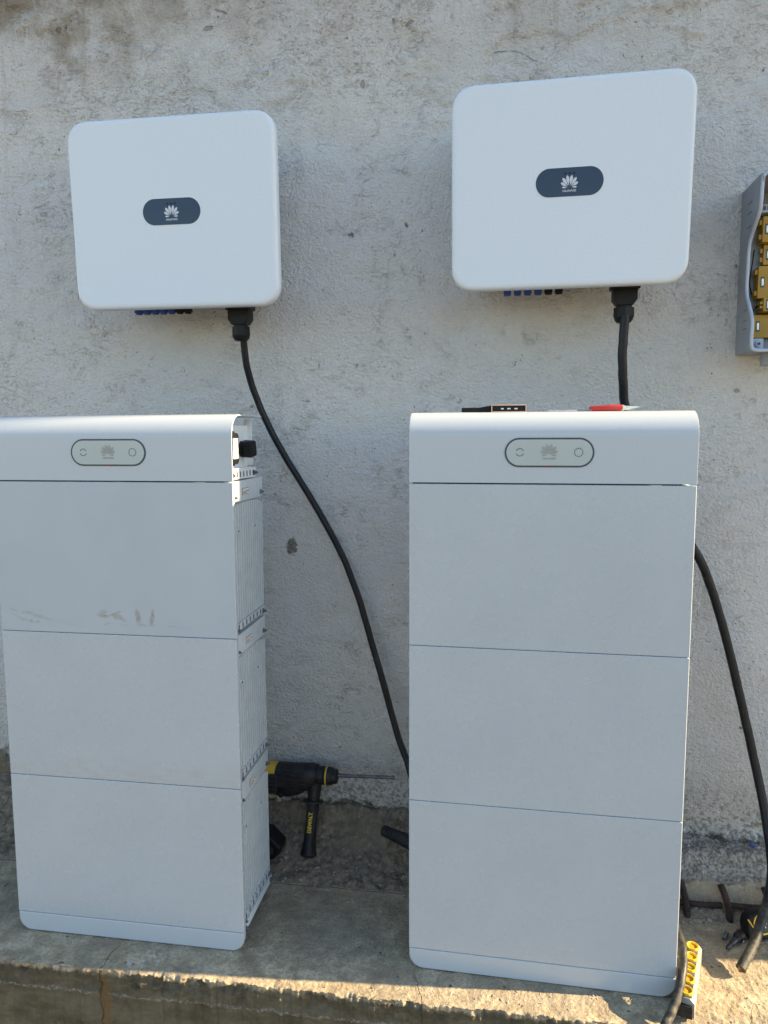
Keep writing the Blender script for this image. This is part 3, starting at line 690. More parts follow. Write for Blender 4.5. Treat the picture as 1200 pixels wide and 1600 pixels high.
def battery(loc, rz, label, smudge):
    t = empty('battery_cabinet', loc, (0, 0, rz), label, 'battery cabinet', 'white battery cabinets standing on the ledge')
    x0, x1 = -WB/2, WB/2
    # base trim with rounded lower corners
    bm = bmesh.new()
    prism(bm, rrect(x0+.0008, x1-.0008, 0.002, BZ-.0006, .033, 10, (1, 1, 0, 0)), 0, .016, bev=.0026, seg=3)
    obj('base_trim', bm, 'white', t)
    bm = bmesh.new()
    for s in (-1, 1):
        pts = rrect(.0165, DB+.004, BZ-.016, BZ+.004, .009, 5, (0, 1, 1, 0))
        prism(bm, pts, s*(WB/2-.0155), s*(WB/2-.006), axis='x', bev=.001)
    box(bm, x0+.0165, x1-.0165, .0165, DB, BZ-.014, BZ)
    bp = obj('base_plate', bm, 'white_sheet', t)
    for s in (-1, 1):
        for y in (.026, DB-.012):
            b = bmesh.new(); bolt_mesh(b, s*(WB/2-.006), y, BZ-.006, s); obj('bolt', b, 'steel', bp, 30)
    for s in (-1, 1):
        for y in (.05, .15):
            bm = bmesh.new(); cyl(bm, (s*.22, y, 0.0), (s*.22, y, .006), .022, seg=20, bev=.001); cyl(bm, (s*.22, y, .006), (s*.22, y, BZ-.014), .007, seg=12)
            obj('foot', bm, 'steel', t)
    for k in range(3):
        z0 = BZ+k*HM; g = .0005
        bm = bmesh.new(); box(bm, x0, x1, 0, .0135, z0+g, z0+HM-g-(.0012 if k == 2 else 0), .0020, 3)
        obj('front_panel', bm, ('smudged' if (smudge and k == 2) else 'panel_dusty_foot' if (smudge and k == 1) else 'panel'), t)
        heat_sink(t, z0, 1); heat_sink(t, z0, -1)
    # shell of the power unit: front face, rounded shoulder, lid
    zb = BZ+3*HM+.0014; rr = .052; th = .0038; lid = .214
    outer = [(0, zb), (0, TOPZ-rr)] + [(rr-rr*math.cos(a), TOPZ-rr+rr*math.sin(a)) for a in [PI/2*i/12 for i in range(1, 13)]] + [(lid, TOPZ)]
    ri = rr-th
    inner = [(lid, TOPZ-th)] + [(rr-ri*math.cos(a), TOPZ-rr+ri*math.sin(a)) for a in [PI/2*i/12 for i in range(12, 0, -1)]] + [(th, TOPZ-rr), (th, zb)]
    bm = bmesh.new(); prism(bm, outer+inner, x0, x1, axis='x', bev=.0011, seg=2)
    obj('cover_shell', bm, 'white', t, 40)
    bm = bmesh.new(); box(bm, x0+.006, x1-.026, .0140, .022, zb-.010, zb+.010); obj('gap_shade_strip', bm, 'dark_grey', t, 0)  # dark strip added behind the seam to stand for shade in the gap
    # inner chassis
    bm = bmesh.new()
    box(bm, x0+.022, x1-.022, .0245, .168, zb+.001, TOPZ-.024, .002)
    for s in (-1, 1):
        e = s*(WB/2-.008)
        box(bm, *sorted((s*(WB/2-.034), e)), .0225, .150, zb+.0235, zb+.0265, .0008)     # small shelf above the slotted plate
        prism(bm, rrect(.006, .188, zb+.001, zb+.0235, .002, 2), s*(WB/2-.0125), s*(WB/2-.009), axis='x')
        box(bm, *sorted((s*(WB/2-.032), s*(WB/2-.0305))), .060, .105, zb+.080, zb+.100, .001)
        for k in range(7):
            y = .032+k*.0225
            prism(bm, rrect(y-.0025, y+.0025, zb+.005, zb+.0185, .0024, 4), s*(WB/2-.009), s*(WB/2-.0082), axis='x', mi=1)
        box(bm, *sorted((s*(WB/2-.03), s*(WB/2-.010))), .168, .1695, zb+.030, TOPZ-.010, .0005)
    ch = obj('chassis', bm, ['white_sheet', 'dark_grey'], t, 30)
    for s in (-1, 1):
        for y in (.020, .176):
            b = bmesh.new(); bolt_mesh(b, s*(WB/2-.009), y, zb+.011, s); obj('bolt', b, 'steel', ch, 30)
    # breaker cover with instruction label and the rotary isolator (right flank)
    bm = bmesh.new(); xf = WB/2
    prism(bm, rrect(.0075, .068, zb+.032, zb+.112, .012, 6), xf-.034, xf-.016, axis='x')
    prism(bm, rrect(.0115, .066, zb+.036, zb+.108, .013, 6), xf-.018, xf-.006, axis='x', bev=.0025)
    br = obj('breaker_cover', bm, 'black', t)
    bm = bmesh.new()
    box(bm, xf-.0062, xf-.0054, .025, .056, zb+.049, zb+.0955)
    lab = box(bm, xf-.0054, xf-.0051, .025, .056, zb+.0785, zb+.0791, mi=1)
    prism(bm, [(.0360, zb+.0820), (.0450, zb+.0820), (.0405, zb+.0915)], xf-.0054, xf-.0050, axis='x', mi=2)
    for k in range(6): box(bm, xf-.0054, xf-.0052, .028, .052-rnd.uniform(0, .008), zb+.054+k*.0037, zb+.0550+k*.0037, mi=3)
    obj('instruction_label', bm, ['label_white', 'print_dark', 'label_yellow', 'print_grey'], br, 0)
    bm = bmesh.new()
    cyl(bm, (xf-.034, .122, zb+.070), (xf-.016, .122, zb+.070), .019, seg=28, bev=.002)
    m = Matrix.Translation((xf+.001, .121, zb+.070)) @ Matrix.Rotation(R(12), 4, 'X') @ Matrix.Rotation(R(-12), 4, 'Z')
    prism(bm, rrect(-.015, .015, -.019, .019, .006, 4), -.022, .010, axis='x', bev=.004, mat=m)
    obj('rotary_switch', bm, 'black', t)
    # display pill
    zc = 1.1975; hw, hh = .0915, .0308
    bm = bmesh.new(); prism(bm, rrect(-hw, hw, zc-hh, zc+hh, hh-.0001, 16), -.0016, .003, bev=.0007, mi=0)
    dp = obj('display', bm, 'bezel', t)
    bm = bmesh.new(); w2 = .0036; prism(bm, rrect(-hw+w2, hw-w2, zc-hh+w2, zc+hh-w2, hh-w2-.0001, 16), -.0021, -.0010, bev=.0003)
    obj('display_glass', bm, 'glass_grey', dp)
    bm = bmesh.new(); arcs(bm, -.060, zc+.0005, .0078, .0013, [(20, 160), (200, 340)], -.0026, -.0020); obj('power_symbol', bm, 'print_dark', dp, 0)
    bm = bmesh.new(); arcs(bm, .060, zc+.0005, .0085, .0016, [(a, a+19) for a in range(0, 360, 30)], -.0026, -.0020); obj('charge_symbol', bm, 'print_dark', dp, 0)
    emblem(dp, (0, -.0023, zc+.0035), .0290, .026, .0040, .0160, 'print_grey')
    bm = bmesh.new(); box(bm, -.012, .012, -.0019, -.0012, zc-hh+.0008, zc-hh+.0026); obj('indicator_light', bm, 'red_lens', dp, 0)
    return t
battery((0.295, 0.0, 0.0), 0.0, 'clean white battery cabinet standing under the larger-looking inverter, with gadgets lying on its top', False)
c_, s_ = math.cos(.0214), math.sin(.0214)
battery((-.395-.295*c_, -.0181-.295*s_, 0.0), .0214, 'white battery cabinet with muddy smudges on its top panel and a finned side showing', True)

# ------------------------------------------------------------------ inverters
def inverter(loc, rot, label, gx, conn, cols):
    t = empty('inverter', loc, rot, label, 'inverter', 'white inverters hung on the wall')
    W, H = .550, .466
    bm = bmesh.new()
    # domed front shell: stacked superelliptic outlines
    prof = [(.030, .0030), (.026, .0), (.013, .0), (.0075, .0008), (.0035, .0028), (.0012, .0060), (.0003, .0100), (0.0, .0150)]
    rings = []
    for y, ins in prof:
        rings.append([bm.verts.new((u, y, v)) for u, v in rrect(-W/2+ins, W/2-ins, -H/2+ins, H/2-ins, max(.012, .056-ins), 12, p=2.25)])
    nn = len(rings[0])
    for a, b in zip(rings[:-1], rings[1:]):
        for i in range(nn): bm.faces.new((a[i], a[(i+1) % nn], b[(i+1) % nn], b[i]))
    bm.faces.new(rings[-1]); bm.faces.new(rings[0][::-1])
    sh = obj('front_shell', bm, 'white_shell', t, 50)
    bm = bmesh.new()
    box(bm, -W/2+.030, W/2-.055, .028, .150, -H/2+.026, H/2-.030, .010)
    for i in range(30):
        x = -W/2+.040+i*(W-.11)/29
        box(bm, x-.0012, x+.0012, .150, .196, -H/2+.05, H/2-.03)
    obj('housing', bm, 'alu', t)
    bm = bmesh.new(); box(bm, -.16, .16, .196, .214, .06, .12, .002)
    for s in (-1, 1): box(bm, s*.15-.012, s*.15+.012, .188, .222, -.15, .16, .002)
    obj('wall_bracket', bm, 'steel', t)
    # navy window
    hw, hh, zc = .0770, .0320, .0035
    bm = bmesh.new(); prism(bm, rrect(-hw, hw, zc-hh, zc+hh, hh-.0001, 18), -.0010, .004, bev=.0005)
    wn = obj('logo_window', bm, 'navy', t)
    bm = bmesh.new()
    o1 = rrect(-hw-.0016, hw+.0016, zc-hh-.0016, zc+hh+.0016, hh+.0015, 18); 
    prism(bm, o1, -.0004, .003, bev=.0003); obj('window_seal', bm, 'white_sheet', wn)
    emblem(wn, (0, -.0013, zc-.001), .0325, .0300, .0050, .0185, 'print_white')
    bm = bmesh.new()
    for k in (-1, 0, 1): cyl(bm, (k*.0100, -.0014, zc+.0190), (k*.0100, -.0008, zc+.0190), .0023, seg=14)
    obj('status_light', bm, 'black', wn, 0)
    # connector row under the housing
    zb = -H/2+.026
    for k, xk in enumerate(conn):
        bm = bmesh.new(); cyl(bm, (xk, .095, zb+.004), (xk, .095, zb-.030), .0085, seg=14, bev=.001)
        box(bm, xk-.0095, xk+.0095, .086, .104, zb-.026, zb-.012, .001)
        obj('connector', bm, cols[k], t)
    bm = bmesh.new(); box(bm, .06, .10, .085, .100, zb-.006, zb+.002, .001); obj('switch', bm, 'black', t)
    # big AC gland
    bm = bmesh.new(); g = gx; y = .090
    box(bm, g-.0345, g+.0345, y-.024, y+.026, zb-.026, zb+.004, .003)
    prism(bm, [(g-.029, zb-.025), (g+.029, zb-.025), (g+.029, zb-.050), (g+.019, zb-.064), (g-.019, zb-.064), (g-.029, zb-.050)], y-.022, y+.022, bev=.003)
    for k in range(4): box(bm, g-.026, g+.026, y-.0232, y-.020, zb-.030-k*.0045, zb-.032-k*.0045)
    for s in (-1, 1): box(bm, g+s*.0345-.003, g+s*.0345+.003, y-.012, y+.012, zb-.014, zb-.004, .001)
    gl = obj('cable_gland', bm, 'black', t)
    bm = bmesh.new()
    cyl(bm, (g, y, zb-.062), (g, y, zb-.068), .019, seg=24)
    cyl(bm, (g, y, zb-.068), (g, y, zb-.092), .0245, .0250, seg=8, bev=.0012)
    lathe(bm, (g, y, zb-.092), (g, y, zb-.106), [(0, .0235), (.007, .0215), (.0125, .017), (.014, .012)], 24)
    obj('gland_nut', bm, 'black', gl, 30)
    return t
connL = [-.150+k*.0235 for k in range(7)]
inverter((-.6385, .2328, 1.7965), (.0464, .0025, .0227), 'white square inverter with navy logo window, on the wall above the smudged cabinet', .140, connL, ['blue', 'blue', 'blue', 'blue', 'blue', 'black', 'black'])
connR = [-.140+k*.0255 for k in range(6)]
inverter((.3425, .2559, 1.8170), (.0569, -.0009, -.0008), 'white square inverter with navy logo window, on the wall above the clean cabinet', .146, connR, ['blue', 'blue', 'blue', 'blue', 'black', 'black'])

# ------------------------------------------------------------------ cables
def cable(name, pts, r, mat_, label, extra=None):
    q = catmull(pts, 3); pts = [tuple(pts[0])] + [tuple(p + Vector((rnd.uniform(-1, 1), rnd.uniform(-1, 1), rnd.uniform(-1, 1)))*.0005) for p in q[1:-1]] + [tuple(pts[-1])]
    bm = bmesh.new(); tube(bm, pts, r, 16, 5, jit=.012)
    mats = [mat_]
    if extra: extra(bm, pts, r); mats.append('copper')
    o = obj(name, bm, mats, None, 60); setp(o, label, 'cable'); return o
P1 = [(-.491, .335, 1.545), (-.495, .338, 1.51), (-.497, .345, 1.484), (-.496, .36, 1.427), (-.49, .38, 1.376), (-.471, .4, 1.307), (-.433, .415, 1.218), (-.382, .425, 1.127), (-.332, .43, 1.045), (-.286, .43, .964), (-.24, .43, .873), (-.199, .425, .764), (-.166, .42, .655), (-.133, .41, .548), (-.104, .4, .45), (-.078, .385, .373), (-.056, .37, .329), (-.02, .34, .25), (.06, .30, .17), (.2, .27, .12), (.4, .255, .10), (.53, .24, .10), (.598, .20, .095), (.612, .14, .088), (.615, .088, .085), (.614, .056, .085), (.608, .021, .078), (.597, -.016, .066), (.583, -.045, .046), (.565, -.072, .026), (.549, -.093, .013), (.538, -.115, -.012), (.53, -.13, -.07), (.525, -.135, -.20), (.52, -.15, -.36)]
cable('power_cable', P1, .0093, 'cable', 'black rubber cable hanging between the cabinets, from inverter to behind the clean cabinet')
P2 = [(.490, .348, 1.525), (.488, .35, 1.48), (.488, .355, 1.422), (.493, .365, 1.36), (.504, .38, 1.297), (.546, .4, 1.167), (.62, .415, 1.04), (.701, .42, .92), (.747, .43, .814), (.784, .43, .696), (.816, .43, .576), (.848, .42, .442), (.875, .40, .312), (.886, .36, .215), (.882, .31, .150), (.862, .26, .105), (.822, .190, .075), (.788, .139, .046), (.751, .094, .021)]
def cut_end(bm, pts, r):
    a, b = Vector(pts[-2]), Vector(pts[-1]); d_ = (b-a).normalized()
    for k in range(7):
        o = Vector((math.cos(k*1.05), 0, math.sin(k*1.05)))*(.0045 if k else 0)
        cyl(bm, b-d_*.001+o, b+d_*(.0025+.003*(k % 3)/2)+o, .0021, seg=8, mi=1)
cable('cut_power_cable', P2, .0112, 'cable', 'thick black cable emerging right of the clean cabinet, its cut end on the ledge', cut_end)

# ------------------------------------------------------------------ junction box on the right
def junction_box():
    xl = .790; zb, zt = 1.437, 1.846; yw = .497; W = .30
    t = empty('junction_box', (xl+W/2, yw, zb), label='open grey plastic electrical box with ochre brackets inside, on the wall at the right edge', cat='electrical box')
    def L(x, y, z): return (x-(xl+W/2), y-yw, z-zb)
    front = [(1.846, .352), (1.835, .340), (1.765, .352), (1.700, .424), (1.585, .426), (1.512, .370), (1.437, .372)]
    front = [(z, y) for z, y in front]
    def side(x0, x1, mi=0):
        pts = [(y-yw, z-zb) for z, y in front] + [(0, 0), (0, zt-zb)]
        # order: front edge top->bottom then back
        prism(bm, pts, x0-(xl+W/2), x1-(xl+W/2), axis='x', bev=.0012)
    bm = bmesh.new(); side(xl, xl+.004); side(xl+W-.004, xl+W)
    box(bm, -W/2+.004, W/2-.004, -.004, 0, 0, zt-zb)
    box(bm, -W/2+.004, W/2-.004, -.125, -.004, .0, .004); box(bm, -W/2+.004, W/2-.004, -.145, -.004, zt-zb-.004, zt-zb)
    for z, dz in ((1.80, .008), (1.775, .003), (1.742, -.005), (1.54, .008), (1.515, .003), (1.495, -.002)):
        box(bm, -W/2-.0012, -W/2+.001, -.085, -.055, z-zb, z-zb+.0018, mi=1)
    obj('enclosure', bm, ['box_grey', 'box_dark'], t)
    bm = bmesh.new()
    rim = [(xl+.001, y, z) for z, y in front]
    rim2 = [(xl+.012, .349, 1.8465)]
    loop = [(xl+.10, .345, zt-.001), (xl+.022, .346, zt-.001), (xl+.006, .348, zt-.006), (xl+.0015, .346, zt-.020), (xl+.001, .352, 1.765), (xl+.001, .388, 1.733), (xl+.001, .421, 1.700), (xl+.001, .4255, 1.640), (xl+.001, .425, 1.585), (xl+.001, .398, 1.548), (xl+.001, .371, 1.510), (xl+.001, .371, 1.470), (xl+.003, .371, 1.444), (xl+.014, .371, 1.4375), (xl+.05, .371, 1.437), (xl+.15, .371, 1.437)]
    tube(bm, loop, .0042, 10, 4); obj('gasket_rim', bm, 'box_rim', t, 50, loc=(-(xl+W/2), -yw, -zb))
    # ochre brackets stepping down the back plate
    for (x0, x1, z0, z1, y0) in ((xl+.040, xl+.12, 1.712, 1.775, .455), (xl+.050, xl+.12, 1.660, 1.710, .472), (xl+.036, xl+.12, 1.575, 1.655, .458), (xl+.046, xl+.12, 1.54, 1.573, .440), (xl+.032, xl+.085, 1.478, 1.536, .465)):
        bm = bmesh.new()
        box(bm, x0, x1, y0, .492, z0, z1, .002)
        for zz in (z0+.008, z1-.020): box(bm, x0-.007, x0+.002, y0+.004, .48, zz, zz+.012, .0015)
        box(bm, x0+.008, x0+.0135, y0-.0015, y0+.002, (z0+z1)/2-.009, (z0+z1)/2+.009, .001, mi=1)
        box(bm, x0+.006, x0+.0155, y0-.0008, y0+.002, (z0+z1)/2-.013, (z0+z1)/2+.013, .0005, mi=2)
        cyl(bm, (x0+.0108, y0-.003, (z0+z1)/2-.004), (x0+.0108, y0, (z0+z1)/2-.004), .0024, seg=10, mi=1)
        obj('rail_bracket', bm, ['yellow_bracket', 'steel_bright', 'print_dark'], t, 30, loc=(-(xl+W/2), -yw, -zb))
    for x, z in ((xl+.040, 1.462), (xl+.022, 1.80)):
        bm = bmesh.new()
        box(bm, x-.010, x+.016, .455, .493, z-.018, z+.014, .003)
        cyl(bm, (x+.003, .45, z), (x+.003, .456, z), .008, seg=16, bev=.001); cyl(bm, (x+.003, .448, z), (x+.003, .4505, z), .0035, seg=12, mi=1)
        obj('screw_boss', bm, ['box_rim', 'print_dark'], t, 30, loc=(-(xl+W/2), -yw, -zb))
    for pts_ in ([(xl+.03, .48, 1.70), (xl+.022, .462, 1.665), (xl+.020, .47, 1.62), (xl+.03, .485, 1.59)], [(xl+.05, .47, 1.56), (xl+.028, .455, 1.545), (xl+.018, .468, 1.515), (xl+.03, .485, 1.48)]):
        bm = bmesh.new(); tube(bm, pts_, .0016, 8, 6); obj('wire', bm, 'black', t, 50, loc=(-(xl+W/2), -yw, -zb))
    bm = bmesh.new(); box(bm, xl+.034, xl+.07, .452, .49, 1.783, 1.803, .002)
    for q in range(3): box(bm, xl+.038+q*.010, xl+.044+q*.010, .4505, .453, 1.788, 1.798, .0005, mi=1)
    obj('terminal_block', bm, ['box_rim', 'print_dark'], t, 30, loc=(-(xl+W/2), -yw, -zb))
    bm = bmesh.new(); cyl(bm, (xl+.062, .44, 1.4375), (xl+.062, .44, 1.405), .017, seg=20, bev=.002); obj('conduit_socket', bm, 'box_grey', t, loc=(-(xl+W/2), -yw, -zb))
junction_box()

# ------------------------------------------------------------------ rotary hammer behind the gap
def rotary_hammer():
    ax, az, ay = -.30, .248, .405
    t = empty('rotary_hammer', (ax, ay, .03), label='black and yellow hammer drill with a masonry bit, lying between the cabinets', cat='drill')
    def at(o): o.location = (-ax, -ay, -.03); return o
    def ring(x, hy, hz, dz=0, n_=24, p=2.6):
        o = []
        for i in range(n_):
            a = 2*PI*i/n_; c, s = math.cos(a), math.sin(a)
            o.append((x, ay+hy*math.copysign(abs(c)**(2/p), c), az+dz+hz*math.copysign(abs(s)**(2/p), s)))
        return o
    def loft(bm, rs, mi=0):
        tt = bmesh.new(); vr = [[tt.verts.new(p) for p in r_] for r_ in rs]; n_ = len(vr[0])
        for a, b in zip(vr[:-1], vr[1:]):
            for i in range(n_): tt.faces.new((a[i], a[(i+1) % n_], b[(i+1) % n_], b[i]))
        tt.faces.new(vr[0][::-1]); tt.faces.new(vr[-1]); merge(bm, tt, mi)
    bm = bmesh.new()
    loft(bm, [ring(-.60, .020, .030, -.022), ring(-.585, .032, .045, -.022), ring(-.50, .036, .049, -.021), ring(-.45, .037, .048, -.020), ring(-.434, .036, .046, -.019)])
    for k in range(4): box(bm, -.461, -.441, ay-.0400, ay-.036, az-.043+k*.012, az-.036+k*.012, .001, mi=0 if k > 8 else 2)
    prism(bm, rrect(-.466, -.436, az-.050, az+.010, .010, 5), ay-.0385, ay-.030, mi=1)
    at(obj('motor_housing', bm, ['yellow', 'dark_grey', 'black_tool'], t, 50))
    bm = bmesh.new()
    loft(bm, [ring(-.452, .030, .040, -.017), ring(-.444, .038, .0475, -.019), ring(-.41, .039, .048, -.020), ring(-.38, .0385, .044, -.016), ring(-.350, .037, .036, -.006), ring(-.338, .034, .031, 0), ring(-.325, .030, .0285, 0)])
    for k in range(5): box(bm, -.435, -.355, ay-.0415, ay-.036, az-.034+k*.012, az-.031+k*.012, .001)
    cyl(bm, (-.425, ay-.041, az-.050), (-.425, ay-.034, az-.050), .008, seg=16, bev=.001)
    at(obj('gear_housing', bm, 'black_tool', t, 50))
    bm = bmesh.new()
    lathe(bm, (-.327, ay, az), (-.26, ay, az), [(0, .0255), (.004, .0262), (.020, .0262), (.022, .0240), (.026, .0272), (.034, .0275), (.036, .0255), (.048, .0248), (.050, .0215), (.060, .0205), (.063, .016), (.065, .008)], 32)
    ch = at(obj('chuck', bm, 'black_tool', t, 50))
    bm = bmesh.new(); lathe(bm, (-.327+.029, ay, az), (-.2, ay, az), [(0, .0270), (.0008, .0284), (.0040, .0284), (.0048, .0270)], 32); obj('chuck_ring', bm, 'yellow', ch, 50)
    bm = bmesh.new()
    seg = 150; L_ = .168; x0 = -.264; rings = []
    for i in range(seg+1):
        x = x0 + L_*i/seg; f = i/seg; tw = (x-x0)*2*PI/.030 if f > .22 else 0
        rr_ = []
        for k in range(14):
            a = 2*PI*k/14; r_ = .0058 if f <= .22 else .0056*(1-.30*abs(math.sin(a+tw))**2)
            if f > .95: r_ = .0066*(1-(f-.95)*5)
            rr_.append(bm.verts.new((x, ay+r_*math.cos(a), az+.004+r_*math.sin(a)+.006*f)))
        rings.append(rr_)
    for a, b in zip(rings[:-1], rings[1:]):
        for i in range(14): bm.faces.new((a[i], a[(i+1) % 14], b[(i+1) % 14], b[i]))
    bm.faces.new(rings[0][::-1]); bm.faces.new(rings[-1])
    at(obj('drill_bit', bm, mat_wear('blackened_bit_steel', (.15, .14, .16), .4, .7, var=.3, scale=200), t, 50))
    # side handle: clamp collar, disc, flared grip
    top = Vector((-.331, ay-.005, az-.020)); bot = Vector((-.337, .345, .050)); dd = (bot-top).normalized()
    bm = bmesh.new()
    lathe(bm, (-.3405, ay, az), (-.30, ay, az), [(0, .029), (.001, .0305), (.014, .0305), (.015, .028)], 32)
    lathe(bm, top, bot, [(0, .021), (.028, .019), (.046, .0175), (.050, .0175)], 20)
    lathe(bm, top+dd*.049, bot, [(0, .020), (.001, .0295), (.006, .0300), (.008, .022)], 32)
    lathe(bm, top+dd*.056, bot, [(0, .0185), (.02, .0180), (.06, .0165), (.10, .0175), (.125, .020), (.138, .0235), (.142, .0235), (.146, .020)], 28)
    sh = at(obj('side_handle', bm, 'black_tool', t, 50))
    b = fit_text('DEWALT', .056, .0115, .0006, bold=0.004)
    # curve the lettering round the grip, reading upwards
    pos = top+dd*.108
    for v in b.verts:
        xx, yy, zz = v.co
        ang = yy/.0178
        r_ = .0178+zz+.0004
        # axis frame: along -dd for x, angle about axis for y
        up = -dd; side_ = Vector((1, 0, 0)); outw = side_.cross(up).normalized()
        if outw.y > 0: outw = -outw
        v.co = pos + up*xx + (outw*math.cos(ang) - side_*math.sin(ang))*r_
    obj('lettering', b, 'yellow', sh, 0)
rotary_hammer()

# rubber grip poking out behind the clean cabinet, and dark knob behind the smudged one
t = empty('rubber_grip', (-.05, .35, .09), label='black ribbed rubber grip lying on the rubble, poking out behind the clean cabinet', cat='tool handle')
bm = bmesh.new(); a = Vector((-.127, .372, .116)); b_ = Vector((.03, .310, .098)); dd = b_-a
lathe(bm, a, b_, [(0, .011), (.003, .0150), (.02, .0158), (.024, .0148), (.03, .0160), (.05, .0172), (.055, .0162), (.06, .0180), (.09, .020), (.16, .021)], 28)
obj('grip_sleeve', bm, 'black_tool', t, 50, loc=(.05, -.35, -.09))
bm = bmesh.new(); lathe(bm, a-dd.normalized()*.002, b_, [(0, .0075), (.004, .0105)], 20); obj('cap_or_end_shade', bm, 'dark_grey', t, 50, loc=(.05, -.35, -.09))
t = empty('battery_pack', (-.44, .31, .06), label='black angular plastic block on the rubble, half hidden behind the finned side', cat='tool part')
bm = bmesh.new()
prism(bm, [(-.52, .045), (-.445, .040), (-.424, .048), (-.404, .068), (-.402, .085), (-.418, .100), (-.440, .122), (-.52, .125)], .285, .345, bev=.006, seg=3)
obj('block_body', bm, 'black', t, 40, loc=(.44, -.31, -.06))
bm = bmesh.new(); prism(bm, [(-.47, .058), (-.440, .056), (-.424, .068), (-.424, .082), (-.442, .096), (-.47, .098)], .2815, .286, bev=.0015)
obj('block_latch', bm, 'dark_grey', t, 40, loc=(.44, -.31, -.06))

# ------------------------------------------------------------------ gadgets on the clean cabinet
def at_m(x, y, z, rz): return Matrix.Translation((x, y, z)) @ Matrix.Rotation(rz, 4, 'Z')
t = empty('cable_tester', (.18, .07, TOPZ), (0, 0, R(3)), 'small black box with a copper-edged port face, lying on top of the clean cabinet', 'gadget')
bm = bmesh.new(); box(bm, -.007, .066, -.02, .05, .0008, .0155, .0015); box(bm, -.072, -.0075, -.01, .05, .0008, .0105, .002)
prism(bm, [(-.068, .0008), (-.0072, .0008), (-.0072, .0152), (-.030, .011), (-.066, .0030)], -.012, .05, bev=.001)
obj('casing', bm, 'black', t)
bm = bmesh.new(); box(bm, -.0075, .067, -.0218, -.0196, .0140, .0160, .0004); box(bm, -.0075, -.0058, -.0218, -.0196, .0012, .0140); box(bm, .0655, .067, -.0218, -.0196, .0012, .0140); box(bm, -.0075, .067, -.0218, -.0196, .0004, .0016)
obj('edge_trim', bm, 'gold', t, 30)
for x, w_ in ((.016, .006), (.030, .007), (.045, .007)):
    bm = bmesh.new(); box(bm, x-w_/2, x+w_/2, -.0212, -.0190, .0058, .0088, .0004); obj('port', bm, 'steel_bright', t, 30)
t = empty('screwdriver', (.335, .06, TOPZ), (0, 0, R(-4)), 'thin steel screwdriver blade lying flat on top of the clean cabinet', 'screwdriver')
bm = bmesh.new(); box(bm, -.040, .020, -.004, .004, .0010, .0040, .0008); obj('blade', bm, 'steel_bright', t)
bm = bmesh.new(); cyl(bm, (.020, 0, .0028), (.050, 0, .0026), .0022, .0016, seg=10); obj('tip', bm, 'steel', t)
t = empty('red_pliers', (.44, .11, TOPZ), (0, 0, R(4)), 'red handled cutting pliers with steel jaws, on top of the clean cabinet', 'pliers')
bm = bmesh.new()
tube(bm, [(-.052, .004, .007), (-.035, .002, .0078), (-.010, .000, .0088), (.015, .001, .0095)], .0068, 12, 6)
tube(bm, [(-.050, .030, .0065), (-.03, .026, .0068), (-.008, .016, .0070), (.015, .010, .0075)], .0062, 12, 6)
obj('handles', bm, 'red', t, 50)
bm = bmesh.new(); cyl(bm, (.016, -.003, .009), (.016, .012, .009), .0065, seg=18, bev=.001)
prism(bm, [(.014, .006), (.024, .004), (.046, .0085), (.058, .0115), (.044, .0125), (.024, .0135), (.014, .013)], -.001, .009, bev=.001)
prism(bm, [(.014, .004), (.030, .003), (.050, .0040), (.030, .0072)], .010, .016, bev=.001)
obj('jaws', bm, 'steel_bright', t, 40)

# ------------------------------------------------------------------ things on the ledge at the right
def power_strip():
    a = Vector((.656, .132, .0)); b = Vector((.597, -.050, .0)); L = (b-a).length
    ang = math.atan2((b-a).y, (b-a).x)
    c = (a+b)/2
    t = empty('power_strip', (c.x, c.y, .004), (R(0), R(0), ang), 'grubby grey power strip with yellow sockets, lying beside the clean cabinet', 'power strip')
    # local: x along strip (towards camera), y across (to the right of travel is -y), z up
    h = .044; w_ = .040
    bm = bmesh.new()
    pts = [(-w_/2, .0), (w_/2, .0), (w_/2, h-.010), (w_/2-.010, h), (-w_/2+.004, h), (-w_/2, h-.004)]
    prism(bm, pts, -L/2, L/2, axis='x', bev=.004, seg=2)
    obj('strip_body', bm, 'strip_grey', t, 40)
    bm = bmesh.new(); box(bm, L/2-.003, L/2+.007, -w_/2+.003, w_/2-.004, .002, h-.014, .002); obj('cap_or_end_shade', bm, 'black_tool', t, 40)  # black piece added at the near end, standing for the shadow there
    bm = bmesh.new(); box(bm, -L/2+.004, L/2-.004, -w_/2+.004, w_/2-.007, h-.001, h+.0012, .0006)
    for k in range(6): box(bm, -L/2+.006+k*.0365, -L/2+.008+k*.0365, -w_/2+.005, w_/2-.008, h+.001, h+.0022, .0003)
    obj('face_plate', bm, 'strip_face', t, 40)
    for k in range(5):
        x = -L/2+.022+k*.0378
        bm = bmesh.new()
        lathe(bm, (x, .001, h), (x, .001, h+.01), [(0, .0136), (.005, .0136), (.0064, .0128), (.0060, .0112), (.0018, .0098)], 32)
        s = obj('socket', bm, 'yellow_socket', t, 50)
        bm = bmesh.new(); cyl(bm, (x, .001, h+.0015), (x, .001, h+.0022), .0096, seg=24)
        obj('socket_well', bm, 'orange_hole', s, 50)
        bm = bmesh.new()
        for q in (-1, 1): cyl(bm, (x+.002, .001+q*.0045, h+.0020), (x+.002, .001+q*.0045, h+.0024), .0011, seg=10)
        if k == 2: box(bm, x-.002, x+.002, -.004, .005, h+.0020, h+.0034, .0006, mi=1)
        obj('contact_hole', bm, ['print_dark', 'green'], s, 0)
power_strip()

